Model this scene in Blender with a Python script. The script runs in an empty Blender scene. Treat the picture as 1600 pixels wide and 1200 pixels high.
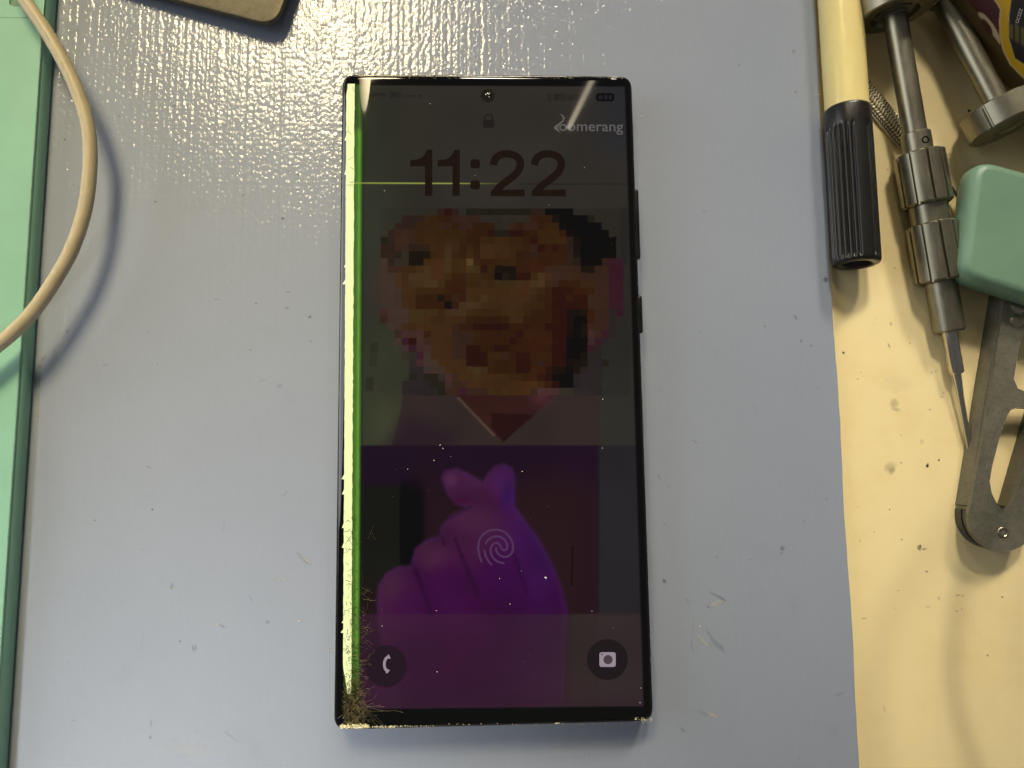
import bpy, bmesh, math, random
import numpy as np
from mathutils import Vector, Matrix
from mathutils.geometry import tessellate_polygon
random.seed(7); rng = np.random.default_rng(11)
scene = bpy.context.scene
COL = scene.collection
S = 0.001                                   # geometry below is written in millimetres

# ------------------------------------------------------------------ camera
F_PX, TILT, ROLL, CAM_H = 1109.0, math.radians(6.25), math.radians(-0.5), 187.0
cam_data = bpy.data.cameras.new('camera')
cam_data.sensor_width = 36.0
cam_data.lens = 36.0 * F_PX / 1600.0
cam_data.clip_start = 0.005; cam_data.clip_end = 20
cam = bpy.data.objects.new('camera', cam_data); COL.objects.link(cam)
CAM_R = Matrix.Rotation(math.radians(-2.1), 3, 'Y') @ Matrix.Rotation(TILT, 3, 'X') @ Matrix.Rotation(ROLL, 3, 'Z')
cam.matrix_world = Matrix.Translation((0, 0, CAM_H * S)) @ CAM_R.to_4x4()
scene.camera = cam

# ------------------------------------------------------------------ world and lamps
world = bpy.data.worlds.new('World'); scene.world = world; world.use_nodes = True
bg = world.node_tree.nodes['Background']
bg.inputs[0].default_value = (1.0, 0.98, 0.95, 1); bg.inputs[1].default_value = 0.11

def lamp(name, loc, target, size, power, color, shape='DISK', size_y=None, spread=180):
    d = bpy.data.lights.new(name, 'AREA'); d.shape = shape; d.size = size
    if size_y: d.size_y = size_y
    d.energy = power; d.color = color; d.spread = math.radians(spread)
    o = bpy.data.objects.new(name, d); COL.objects.link(o)
    o.location = loc
    o.rotation_euler = (Vector(target) - Vector(loc)).to_track_quat('-Z', 'Y').to_euler()
    return o
KEY_SLOPE = (-0.02, 1.12)                   # where the bench lamp hangs, seen from the tabletop
lamp('bench_lamp', (0.07, 1.06, 0.90), (0.098, 0.05, 0), 0.24, 0.10, (1.0, 0.89, 0.71), spread=11)
lamp('shelf_lamp', (0.50, 1.15, 0.75), (0.115, 0.035, 0), 0.24, 0.08, (1.0, 0.89, 0.71), spread=11)
lamp('left_fill', (-1.25, 0.3, 0.5), (0, 0.03, 0), 0.9, 7.2, (0.96, 0.98, 1.0))  # added soft fill that lifts the shadows on the left
lamp('desk_lamp', (-0.187, 0.458, 0.50), (-0.12, 0.03, 0), 0.195, 0.24, (1.0, 0.83, 0.50), spread=36)
lamp('lower_left_fill', (-0.36, -0.78, 0.56), (-0.10, -0.115, 0), 0.14, 0.09, (1.0, 0.98, 0.92), spread=11)  # added narrow fill brightening the lower left of the mat
TUBE_TURN = -13
lamp('ceiling_tube', (0.181, 0.672, 1.10), (0.03, 0.08, 0), 0.009, 0.022, (1.0, 0.86, 0.62), 'RECTANGLE', 0.10).rotation_euler.rotate_axis('Z', math.radians(TUBE_TURN))

vs = scene.view_settings
vs.view_transform = 'Standard'; vs.look = 'None'; vs.exposure = 0.0; vs.gamma = 1.0; vs.use_curve_mapping = False
scene.render.engine = 'CYCLES'
scene.cycles.light_sampling_threshold = 0.0

# ------------------------------------------------------------------ helpers
_R = np.array(CAM_R)
def P(x, y, z):
    """the point at height z (mm) that the photograph shows at pixel x, y"""
    d = _R @ np.array([(x - 800) / F_PX, -(y - 600) / F_PX, -1.0])
    t = (z - CAM_H) / d[2]
    return Vector((t * d[0], t * d[1], z))
def project(pts):
    q = (np.asarray(pts, float) - np.array([0, 0, CAM_H])) @ _R
    return 800 + F_PX * q[:, 0] / -q[:, 2], 600 - F_PX * q[:, 1] / -q[:, 2]
def lin(c):
    c = np.clip(np.asarray(c, float) / 255.0, 0, 1)
    return np.where(c <= 0.04045, c / 12.92, ((c + 0.055) / 1.055) ** 2.4)
def mesh_obj(name, verts, faces, mat, parent=None, smooth=True, colors=None):
    me = bpy.data.meshes.new(name)
    v = np.asarray([tuple(p) for p in verts] if not isinstance(verts, np.ndarray) else verts, float) * S
    me.from_pydata(v.tolist() if len(v) < 200000 else v, [], faces)
    if smooth:
        me.polygons.foreach_set('use_smooth', [True] * len(me.polygons))
    if colors is not None:
        a = me.color_attributes.new('paint', 'FLOAT_COLOR', 'POINT')
        a.data.foreach_set('color', np.asarray(colors, np.float32).ravel())
    me.materials.append(mat); me.update()
    o = bpy.data.objects.new(name, me); COL.objects.link(o)
    if parent: o.parent = parent
    return o
def sharp(o, deg=35):
    me = o.data
    bm = bmesh.new(); bm.from_mesh(me)
    bmesh.ops.recalc_face_normals(bm, faces=bm.faces)
    for e in bm.edges:
        e.smooth = not (len(e.link_faces) == 2 and e.calc_face_angle(0) > math.radians(deg))
    bm.to_mesh(me); bm.free()
    return o
def tag(o, label=None, cat=None, group=None, kind=None):
    for k, v in (('label', label), ('category', cat), ('group', group), ('kind', kind)):
        if v: o[k] = v
    return o
def empty(name, loc=(0, 0, 0)):
    o = bpy.data.objects.new(name, None); COL.objects.link(o)
    o.empty_display_size = 0.01; o.location = Vector(loc) * S
    return o

class MB:
    """collects shapes for one mesh"""
    def __init__(s): s.v = []; s.f = []
    def add(s, v, f):
        n = len(s.v); s.v += [tuple(p) for p in v]; s.f += [tuple(i + n for i in q) for q in f]
    def build(s, name, mat, parent=None, smooth=True): return mesh_obj(name, s.v, s.f, mat, parent, smooth)

def lathe(prof, n=48, rfun=None, cap0=True, cap1=True):
    """prof: list of (x along axis, radius); axis = local +X"""
    v, f = [], []
    for i, (x, r) in enumerate(prof):
        for k in range(n):
            a = 2 * math.pi * k / n
            rr = r if rfun is None else rfun(i, x, r, a)
            v.append((x, rr * math.cos(a), rr * math.sin(a)))
    for i in range(len(prof) - 1):
        for k in range(n):
            k2 = (k + 1) % n
            f.append((i * n + k, i * n + k2, (i + 1) * n + k2, (i + 1) * n + k))
    if cap0: f.append(tuple(range(n - 1, -1, -1)))
    if cap1: f.append(tuple((len(prof) - 1) * n + k for k in range(n)))
    return v, f
def tube(pts, r, n=12, caps=True):
    pts = [Vector(p) for p in pts]; v, f = [], []
    up = Vector((0, 0, 1))
    for i, p in enumerate(pts):
        t = (pts[min(i + 1, len(pts) - 1)] - pts[max(i - 1, 0)]).normalized()
        a = t.cross(up); a = a.normalized() if a.length > 1e-4 else Vector((1, 0, 0))
        b = a.cross(t)
        rr = r[i] if isinstance(r, (list, tuple)) else r
        for k in range(n):
            an = 2 * math.pi * k / n
            v.append(p + a * rr * math.cos(an) + b * rr * math.sin(an))
    for i in range(len(pts) - 1):
        for k in range(n):
            k2 = (k + 1) % n
            f.append((i * n + k, i * n + k2, (i + 1) * n + k2, (i + 1) * n + k))
    if caps:
        f.append(tuple(range(n - 1, -1, -1))); f.append(tuple((len(pts) - 1) * n + k for k in range(n)))
    return v, f
def spline(pts, m=10):
    pts = [Vector(p) for p in pts]; out = []
    for i in range(len(pts) - 1):
        p0, p1, p2, p3 = pts[max(i - 1, 0)], pts[i], pts[i + 1], pts[min(i + 2, len(pts) - 1)]
        for j in range(m):
            t = j / m
            out.append(0.5 * ((2 * p1) + (p2 - p0) * t + (2 * p0 - 5 * p1 + 4 * p2 - p3) * t * t + (3 * p1 - p0 - 3 * p2 + p3) * t ** 3))
    out.append(pts[-1]); return out
def round_poly(pts, r, n=6):
    """round the corners of a flat polygon (2D tuples); r one number or one per corner"""
    out = []
    m = len(pts)
    for i in range(m):
        a, b, c = Vector(pts[i - 1]), Vector(pts[i]), Vector(pts[(i + 1) % m])
        rr = r[i] if isinstance(r, (list, tuple)) else r
        u, w = (a - b).normalized(), (c - b).normalized()
        ang = u.angle(w); d = min(rr / math.tan(ang / 2), (a - b).length * .49, (c - b).length * .49)
        p, q = b + u * d, b + w * d
        for k in range(n + 1):
            t = k / n
            out.append(p * (1 - t) ** 2 + b * 2 * t * (1 - t) + q * t * t)
    return out
def prism(outline, z0, z1, holes=(), bevel=0.0):
    """flat plate from 2D outline (and holes) between z0 and z1"""
    loops = [[Vector((p[0], p[1], 0)) for p in L] for L in [outline, *holes]]
    tri = tessellate_polygon(loops)
    flat = [p for L in loops for p in L]; n = len(flat)
    v = [(p.x, p.y, z1) for p in flat] + [(p.x, p.y, z0) for p in flat]
    f = [tuple(t) for t in tri] + [tuple(i + n for i in reversed(t)) for t in tri]
    s = 0
    for L in loops:
        m = len(L)
        for i in range(m):
            j = (i + 1) % m
            f.append((s + i, s + j, s + j + n, s + i + n))
        s += m
    return v, f
def inset2d(pts, d):
    m = len(pts); out = []
    area = sum(pts[i - 1][0] * pts[i][1] - pts[i][0] * pts[i - 1][1] for i in range(m))
    sg = 1 if area > 0 else -1
    for i in range(m):
        a, b = Vector(pts[i - 1][:2]), Vector(pts[(i + 1) % m][:2])
        t = (b - a).normalized(); nrm = Vector((-t.y, t.x)) * sg
        out.append(Vector(pts[i][:2]) + nrm * d)
    return out
def loft(outline, levels, cap=True):
    """levels: (inset, z) from bottom to top"""
    v, f = [], []; m = len(outline)
    for ins, z in levels:
        v += [(p.x, p.y, z) for p in inset2d(outline, ins)]
    for i in range(len(levels) - 1):
        for k in range(m):
            k2 = (k + 1) % m
            f.append((i * m + k, i * m + k2, (i + 1) * m + k2, (i + 1) * m + k))
    if cap:
        f.append(tuple(range(m - 1, -1, -1))); f.append(tuple((len(levels) - 1) * m + k for k in range(m)))
    return v, f

# ------------------------------------------------------------------ materials
REFL = .0045                                # what the dark glass mirrors of the room
class NT:
    def __init__(s, name):
        s.m = bpy.data.materials.new(name); s.m.use_nodes = True
        s.t = s.m.node_tree; s.b = s.t.nodes['Principled BSDF']
    def n(s, typ, **kw):
        o = s.t.nodes.new(typ)
        for k, v in kw.items():
            if k in o.inputs.keys() if isinstance(k, str) else False: o.inputs[k].default_value = v
            else: setattr(o, k, v)
        return o
    def l(s, a, b): s.t.links.new(a, b)
    def coord(s, scale=(1, 1, 1), kind='Object', loc=(0, 0, 0), rot=(0, 0, 0)):
        c = s.n('ShaderNodeTexCoord'); m = s.n('ShaderNodeMapping')
        m.inputs['Scale'].default_value = scale; m.inputs['Location'].default_value = loc; m.inputs['Rotation'].default_value = rot
        s.l(c.outputs[kind], m.inputs[0]); return m.outputs[0]
    def noise(s, vec, scale, detail=3, rough=0.5):
        o = s.n('ShaderNodeTexNoise'); o.inputs['Scale'].default_value = scale
        o.inputs['Detail'].default_value = detail; o.inputs['Roughness'].default_value = rough
        s.l(vec, o.inputs['Vector']); return o.outputs['Fac']
    def math(s, op, a, b=None, c=None):
        o = s.n('ShaderNodeMath', operation=op)
        for i, x in enumerate((a, b, c)):
            if x is None: continue
            if isinstance(x, (int, float)): o.inputs[i].default_value = x
            else: s.l(x, o.inputs[i])
        return o.outputs[0]
    def ramp(s, fac, stops):
        o = s.n('ShaderNodeValToRGB'); e = o.color_ramp.elements
        while len(e) < len(stops): e.new(0.5)
        for q, (p, c) in zip(e, stops):
            q.position = p; q.color = (*c, 1) if len(c) == 3 else c
        s.l(fac, o.inputs[0]); return o.outputs[0]
    def bump(s, h, strength, dist, to='Normal'):
        o = s.n('ShaderNodeBump'); o.inputs['Strength'].default_value = strength; o.inputs['Distance'].default_value = dist
        s.l(h, o.inputs['Height']); s.l(o.outputs[0], s.b.inputs[to]); return o
    def set(s, **kw):
        for k, v in kw.items():
            i = s.b.inputs[k.replace('_', ' ')]
            i.default_value = (*v, 1) if isinstance(v, tuple) and len(v) == 3 else v
        return s

def plain(name, color, rough=0.5, metal=0.0, var=0.12, scale=400, bump=0.0, **kw):
    """one colour with slight uneven tone and gloss"""
    t = NT(name); vec = t.coord()
    nz = t.noise(vec, scale, 4, .6)
    c0 = tuple(max(0, x * (1 - var)) for x in color); c1 = tuple(min(1, x * (1 + var)) for x in color)
    t.l(t.ramp(nz, [(.3, c0), (.7, c1)]), t.b.inputs['Base Color'])
    t.set(Metallic=metal)
    t.l(t.math('MULTIPLY_ADD', nz, rough * .4, rough * .8), t.b.inputs['Roughness'])
    if bump: t.bump(t.noise(vec, scale * 6, 2), bump, 0.0002)
    for k, v in kw.items(): t.set(**{k: v})
    return t.m

def mat_mat():
    t = NT('woven_mat_plastic'); vec = t.coord()
    big = t.noise(vec, 14, 4, .6)
    fine = t.noise(t.coord((1, .25, 1)), 900, 2)
    mix = t.math('MULTIPLY_ADD', fine, .25, t.math('MULTIPLY', big, .75))
    t.l(t.ramp(mix, [(.3, (.250, .286, .362)), (.7, (.278, .314, .392))]), t.b.inputs['Base Color'])
    # woven relief: uneven vertical ribs crossed by short weft bumps
    sx = t.n('ShaderNodeSeparateXYZ'); t.l(vec, sx.inputs[0])
    wob = t.math('MULTIPLY', t.noise(t.coord((1, .3, 1)), 120, 2), .0012)
    xw = t.math('ADD', sx.outputs[0], wob)
    cx = t.n('ShaderNodeCombineXYZ'); t.l(xw, cx.inputs[0]); 
    rib = t.n('ShaderNodeTexNoise'); rib.noise_dimensions = '1D'; rib.inputs['Scale'].default_value = 520; rib.inputs['Detail'].default_value = 3
    t.l(xw, rib.inputs['W'])
    ribw = t.math('SINE', t.math('MULTIPLY', xw, 2 * math.pi / .0019))
    vo = t.n('ShaderNodeTexVoronoi'); vo.feature = 'SMOOTH_F1'; vo.inputs['Smoothness'].default_value = .35; vo.inputs['Scale'].default_value = 1.0
    vo.inputs['Randomness'].default_value = .75
    t.l(t.coord((900, 720, 1)), vo.inputs['Vector'])
    h = t.math('ADD', t.math('MULTIPLY', rib.outputs['Fac'], .9), t.math('MULTIPLY', ribw, .10))
    h = t.math('SUBTRACT', h, t.math('MULTIPLY', vo.outputs['Distance'], .8))
    h = t.math('ADD', h, t.math('MULTIPLY', t.noise(vec, 1700, 2), .35))
    h = t.math('ADD', h, t.math('MULTIPLY', t.noise(vec, 60, 2), .8))
    bp = t.bump(h, 1.0, 0.000135, 'Coat Normal')
    bq = t.bump(h, .12, 0.00015)
    t.set(Roughness=.5, Coat_Weight=1.0, Coat_Roughness=.055, Coat_IOR=1.5)
    t.b.inputs['Specular IOR Level'].default_value = .35
    return t.m
def mat_table():
    t = NT('cream_laminate'); vec = t.coord()
    n1 = t.noise(vec, 25, 5, .6); n2 = t.noise(vec, 160, 4, .6)
    mix = t.math('MULTIPLY_ADD', n2, .35, t.math('MULTIPLY', n1, .65))
    t.l(t.ramp(mix, [(.3, (.80, .64, .31)), (.5, (.85, .71, .38)), (.7, (.88, .74, .40))]), t.b.inputs['Base Color'])
    t.set(Roughness=.55); t.bump(t.noise(vec, 2500, 2), .15, .0001)
    return t.m
def mat_screen():
    t = NT('display'); a = t.n('ShaderNodeAttribute', attribute_name='paint')
    t.l(a.outputs['Color'], t.b.inputs['Emission Color'])
    t.set(Base_Color=(.0008, .0008, .001), Emission_Strength=1.0)
    t.l(t.math('MULTIPLY_ADD', t.noise(t.coord(), 40, 5, .7), .05, .008), t.b.inputs['Roughness'])
    return t.m
def glow(name, srgb, rough=.03):
    t = NT(name); c = tuple(np.clip(lin(srgb) - REFL, 0, None))
    t.set(Base_Color=(.0008, .0008, .001), Emission_Color=c, Emission_Strength=1.0, Roughness=rough)
    return t.m
def mat_alpha(name, color, rough=.7):
    """a thin soiling film; its own density is stored per vertex"""
    t = NT(name); a = t.n('ShaderNodeAttribute', attribute_name='paint')
    t.set(Base_Color=color, Roughness=rough)
    sp = t.n('ShaderNodeSeparateColor'); t.l(a.outputs['Color'], sp.inputs[0])
    nz = t.noise(t.coord(), 1800, 3, .6)
    t.l(t.math('MULTIPLY', sp.outputs[0], t.math('MULTIPLY_ADD', nz, 1.2, .2)), t.b.inputs['Alpha'])
    return t.m
def mat_paint(name, rough=.3, coat=0.):
    t = NT(name); a = t.n('ShaderNodeAttribute', attribute_name='paint')
    t.l(a.outputs['Color'], t.b.inputs['Base Color']); t.set(Roughness=rough, Coat_Weight=coat)
    return t.m
def mat_brushed(name, color, rough=.35, stretch=(1, 12, 12), metal=1.0):
    t = NT(name); vec = t.coord(stretch)
    nz = t.noise(vec, 260, 4, .6); n2 = t.noise(t.coord(), 90, 4, .65)
    mix = t.math('MULTIPLY_ADD', nz, .5, t.math('MULTIPLY', n2, .5))
    t.l(t.ramp(mix, [(.3, tuple(x * .75 for x in color)), (.7, tuple(min(1, x * 1.2) for x in color))]), t.b.inputs['Base Color'])
    t.set(Metallic=metal); t.l(t.math('MULTIPLY_ADD', mix, rough * .6, rough * .7), t.b.inputs['Roughness'])
    t.bump(nz, .12, .0001)
    return t.m
def mat_worn_steel(name, color, rough=.45, metal=.9):
    t = NT(name); vec = t.coord()
    n1 = t.noise(vec, 300, 5, .7); n2 = t.noise(vec, 1600, 3, .6)
    mix = t.math('MULTIPLY_ADD', n2, .45, t.math('MULTIPLY', n1, .55))
    t.l(t.ramp(mix, [(.3, tuple(x * .6 for x in color)), (.5, color), (.72, tuple(min(1, x * 1.35) for x in color))]), t.b.inputs['Base Color'])
    t.set(Metallic=metal); t.l(t.math('MULTIPLY_ADD', mix, .3, rough - .15), t.b.inputs['Roughness'])
    t.bump(n1, .15, .0002)
    return t.m

M = dict(
    mat=mat_mat(), table=mat_table(), screen=mat_screen(),
    teal=plain('teal_plastic', (.235, .47, .355), .42, 0, .05, 60, .1),
    teal_dark=plain('green_plastic', (.165, .285, .195), .38, 0, .06, 90, .1),
    cable=plain('aged_cream_rubber', (.46, .395, .26), .5, 0, .08, 250, .15),
    frame=mat_brushed('dark_phone_frame', (.10, .095, .09), .22, (1, 1, 1)),
    key=mat_brushed('dark_key', (.07, .068, .065), .3, (1, 1, 1)),
    black=plain('black_plastic', (.010, .0095, .008), .3, 0, .2, 300, .1),
    hole=plain('black_recess', (.006, .006, .005), .7, Specular_IOR_Level=.1),
    lens=plain('lens_glass', (.012, .012, .014), .04),
    barrel=plain('cream_marker_plastic', (.84, .70, .30), .16, 0, .04, 90),
    gun=mat_brushed('gunmetal', (.26, .24, .175), .38, (1, 6, 6), .9),
    steel=mat_brushed('polished_steel', (.62, .58, .52), .2),
    worn=mat_worn_steel('worn_steel', (.155, .148, .11), .5, .3),
    plate=mat_worn_steel('scuffed_steel', (.125, .11, .075), .5, .6),
    rubber=plain('dark_rubber', (.035, .035, .03), .4, 0, .2, 200),
    rivet=mat_brushed('rivet_steel', (.42, .38, .30), .3, (1, 1, 1)),
    braid=mat_brushed('braid_wire', (.88, .80, .60), .3, (1, 1, 1), .6),
    braid_core=plain('braid_core', (.20, .17, .10), .6, .5),
    wire=plain('thin_wire_enamel', (.05, .04, .025), .35),
    greycable=plain('grey_cable_rubber', (.16, .15, .13), .5),
    grime=mat_alpha('grime', (.07, .065, .05)), pale=mat_alpha('pale_scuff', (.62, .58, .46)),
    crumb=plain('dark_crumb', (.03, .02, .012), .7, 0, .4, 900),
    whitecrumb=plain('white_crumb', (.75, .72, .66), .6, 0, .2, 900),
    shard=plain('glass_shard', (.40, .35, .22), .3, .8, .2, 900),
    chip=plain('chipped_glass', (.85, .78, .48), .25, .4, .2, 900),
    dust_glint=plain('dust_glint', (.55, .53, .48), .7),  # also colours the painted lens glints
    print=mat_paint('printed_label', .55),
)

# ------------------------------------------------------------------ table and mat
TZ = -2.0
v, f = [], []
tabletop = mesh_obj('tabletop', [(-330, -260, TZ), (330, -260, TZ), (330, 380, TZ), (-330, 380, TZ)], [(0, 1, 2, 3)], M['table'], None, False)
tag(tabletop, 'cream laminate tabletop under the mat and tools', kind='structure')

right_edge = []
for i in range(120):
    y = -200 + i * 4.2
    right_edge.append((94.7 + .18 * math.sin(y * .11) + random.uniform(-.09, .09), y))
outline = [(-215, -200)] + right_edge + [(-215, right_edge[-1][1])]
v, f = loft([Vector(p) for p in outline], [(0, TZ + .02), (0, -.15), (.15, 0)])
work_mat = mesh_obj('work_mat', v, f, M['mat'], None, False)
sharp(work_mat)
tag(work_mat, 'blue grey woven work mat lying under the phone', 'mat')

def smudges(name, spots, mat, parent, z):
    """soft-edged soiling; spot = (px x, px y, half length px, half width px, angle deg, density)"""
    v, f, c = [], [], []
    for (x, y, a, b, ang, dens) in spots:
        n = 14; o = len(v); ca, sa = math.cos(math.radians(ang)), math.sin(math.radians(ang))
        v.append(P(x, y, z)); c.append((dens, dens, dens, 1))
        for ring, (rad, al) in enumerate(((.5, .75), (1.0, 0.0))):
            for k in range(n):
                t = 2 * math.pi * k / n; w = rad * random.uniform(.75, 1.2)
                dx, dy = a * w * math.cos(t), b * w * math.sin(t)
                v.append(P(x + dx * ca - dy * sa, y + dx * sa + dy * ca, z)); c.append((dens * al,) * 3 + (1,))
        for k in range(n):
            k2 = (k + 1) % n
            f.append((o, o + 1 + k2, o + 1 + k)); f.append((o + 1 + k, o + 1 + k2, o + 1 + n + k2, o + 1 + n + k))
    o = mesh_obj(name, v, f, mat, parent, False, c); o['kind'] = 'stuff'
    return o
mat_dirt = [(1290, 437, 6, 5, 0, .8), (1222, 857, 5, 5, 20, .6), (1221, 864, 4, 3, 0, .4), (1038, 908, 5, 4, 30, .8), (442, 341, 3.2, 2.6, 0, 1.0), (238, 796, 2.5, 2.5, 0, .9),
    (148, 813, 2, 2, 0, .8), (268, 916, 3, 6, 15, .5), (346, 978, 10, 2.5, 25, .7), (302, 1013, 3, 7, -20, .5), (306, 1011, 2, 6, -20, .5), (236, 1130, 2, 8, 3, .7), (235, 1152, 2.5, 4, 0, .7),
    (360, 1150, 18, 1.6, 38, .5), (475, 875, 16, 4, 40, .45), (468, 867, 8, 3, 40, .4), (445, 772, 8, 2, -50, .4), (392, 935, 9, 1.6, 60, .45), (338, 468, 8, 1.4, 2, .7), (400, 474, 3, 2, 0, .8), (448, 481, 5, 1.6, 10, .6),
    (484, 495, 3.4, 2.4, -30, .9), (450, 456, 4, 1.5, 0, .6), (485, 533, 3, 1.6, 30, .7), (391, 547, 3, 1.5, -20, .7), (105, 518, 4, 3, 60, .5), (68, 560, 9, 3, -55, .45), (62, 572, 3, 3, 0, .4),
    (165, 570, 6, 2, -10, .35), (232, 730, 6, 2, 20, .4), (410, 594, 8, 3, -20, .25), (437, 603, 6, 5, 0, .25), (350, 820, 2, 14, 5, .25), (222, 1000, 2, 20, 5, .2), (418, 972, 5, 3, 0, .5), (281, 1002, 2.5, 2, 0, .7),
    (1118, 930, 14, 3.5, 25, .5), (1130, 936, 10, 2, 40, .7), (1107, 948, 3, 2, -60, .7), (1075, 940, 10, 2, 60, .4), (1118, 1005, 22, 4, 50, .5), (1128, 1012, 12, 2.5, 55, .55), (1081, 1010, 2, 14, -8, .4), (1108, 990, 12, 3, 45, .35),
    (1067, 1141, 8, 2.4, 45, .7), (1311, 1085, 10, 4, -15, .35), (1100, 1115, 14, 4, 30, .3), (1120, 870, 2, 1.6, 0, .7), (1172, 874, 2, 1.6, 0, .6), (1155, 102, 3, 2, 0, .6), (1240, 80, 4, 3, 0, .4), (1268, 540, 3, 2.5, 0, .5), (1278, 607, 2, 2, 0, .5),
    (1243, 496, 3, 6, -30, .5), (1252, 533, 2.5, 3, 20, .55), (1257, 815, 2, 2, 0, .6), (1195, 510, 2.5, 2, 0, .5), (1100, 330, 3, 2, 0, .4), (1085, 690, 6, 2, 30, .4), (1180, 640, 10, 2.5, 60, .2), (1045, 760, 8, 2, 40, .35), (1040, 820, 10, 1.8, 55, .35), (1029, 745, 7, 1.6, 70, .4),
    (121, 48, 4, 2.4, 40, .4), (380, 305, 2.4, 2, 0, .8), (243, 315, 3, 2, 0, .7), (273, 165, 3, 2.5, 0, .5), (466, 273, 3, 2, 0, .7), (101, 218, 2.2, 1.6, 0, .9)]
for _ in range(48):
    x, y = random.uniform(20, 1330), random.uniform(0, 1200)
    mat_dirt.append((x, y, random.uniform(1, 4), random.uniform(.8, 1.8), random.uniform(0, 180), random.uniform(.15, .55)))
for _ in range(26):
    x, y = random.uniform(60, 1330), random.uniform(300, 1200)
    mat_dirt.append((x, y, random.uniform(12, 40), random.uniform(6, 20), random.uniform(0, 180), random.uniform(.03, .09)))
mat_dirt = [(x, y, a, b, g, d * (.5 if a > 7 or b > 7 else .8)) for x, y, a, b, g, d in mat_dirt]
smudges('scuff_marks', mat_dirt, M['grime'], work_mat, .05)
pale = [(270, 918, 2, 3.5, 10, .9), (468, 970, 3, 2.5, 60, .95), (480, 876, 12, 2, 40, .6), (1120, 943, 16, 5, -20, .35), (1115, 1118, 14, 5, 20, .4), (1095, 978, 2, 1.5, 0, .9), (340, 976, 8, 2, 30, .45), (58, 650, 1.6, 1.6, 0, .9),
        (1243, 143, 2.4, 1.6, 0, .9), (1278, 147, 2, 4, -25, .9), (1002, 181, 1, 5, 0, .8), (1100, 1002, 18, 4, 48, .35), (520, 1015, 8, 2, 15, .5), (1084, 978, 3, 16, 0, .18), (440, 905, 14, 4, -15, .25), (58, 640, 4, 40, 3, .25), (300, 1170, 60, 14, 4, .12), (62, 600, 2, 6, 0, .5)]
smudges('pale_scuffs', pale, M['pale'], work_mat, .08)
tab_dirt = [(1318, 551, 2.4, 2.4, 0, 1), (1449, 727, 2.2, 5, 20, 1), (1467, 719, 2, 2, 0, 1), (1436, 856, 4, 5, -40, .8), (1444, 858, 5, 1.6, -10, .7), (1391, 730, 14, 9, -30, .28), (1394, 735, 6, 8, 20, .35), (1397, 630, 9, 9, 0, .3), (1400, 640, 10, 4, 10, .25), (1400, 600, 30, 16, 0, .08),
    (1340, 592, 1.6, 1.4, 0, .8), (1345, 582, 1.6, 1, 0, .6), (1389, 540, 2, 6, -20, .5), (1392, 506, 2.4, 4, -20, .4), (1422, 536, 1.5, 1.5, 0, .8), (1453, 640, 1.6, 1.4, 0, .9), (1456, 582, 3, 3, 0, .3), (1462, 580, 2, 3, 0, .3), (1472, 620, 4, 2, 0, .3), (1474, 614, 2, 2, 0, .35),
    (1390, 796, 1.6, 1.4, 0, .9), (1366, 831, 1.6, 1, 0, .7), (1409, 843, 3, 2, 30, .5), (1448, 893, 3, 2, 30, .8), (1350, 966, 5, 1.6, 0, .6), (1497, 930, 5, 2, 0, .4), (1505, 931, 3, 1.6, 0, .45), (1566, 933, 2, 1.8, 0, 1), (1543, 1024, 2, 2, 0, .8), (1467, 935, 3, 4, 0, .3), (1495, 955, 4, 2, 0, .35), (1450, 948, 5, 2, 0, .3),
    (1514, 173, 3.2, 3.2, 0, .9), (1398, 419, 1.5, 1.3, 0, .9), (1387, 265, 2.5, 1.5, 0, .5), (1381, 410, 1.2, 1.2, 0, .6), (1440, 690, 5, 5, 0, .2), (1344, 845, 2.5, 2.5, 0, .3), (1408, 723, 2, 1.6, 0, .8), (1408, 680, 2.5, 2, 0, .3), (1382, 1108, 3, 8, -20, .2)]
for _ in range(22):
    x, y = random.uniform(1290, 1600), random.uniform(380, 1200)
    tab_dirt.append((x, y, random.uniform(.8, 2.4), random.uniform(.7, 1.4), random.uniform(0, 180), random.uniform(.15, .6)))
smudges('table_stains', tab_dirt, M['grime'], tabletop, TZ + .05)

def crumbs(name, spots, z, mat):
    mb = MB()
    for (x, y, r) in spots:
        c = P(x, y, z); r *= .125
        pts = [(c.x + r * math.cos(t) * random.uniform(.6, 1.2), c.y + r * math.sin(t) * random.uniform(.6, 1.2), z) for t in np.linspace(0, 5.4, 7)]
        top = (c.x + random.uniform(-.2, .2) * r, c.y, z + r * random.uniform(.5, .9))
        mb.add(pts + [top], [(i, (i + 1) % 7, 7) for i in range(7)])
    return mb.build(name, mat, None, False)
tag(crumbs('debris_crumbs', [(1318, 551, 2.2), (1449, 728, 3), (1467, 719, 1.8), (1438, 853, 2.6), (1566, 933, 1.6), (1514, 173, 3), (1390, 796, 1.3), (1453, 640, 1.2), (1398, 419, 1.3)], TZ + .06, M['crumb']),
    'tiny dark crumbs scattered on the cream tabletop', kind='stuff')
tag(crumbs('white_crumbs', [(1243, 143, 2.6), (467, 970, 2.4), (1279, 148, 2.4), (1094, 978, 1.3), (58, 652, 1.6), (1002, 181, 1.6)], .06, M['whitecrumb']),
    'tiny white crumbs scattered on the mat', kind='stuff')

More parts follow.
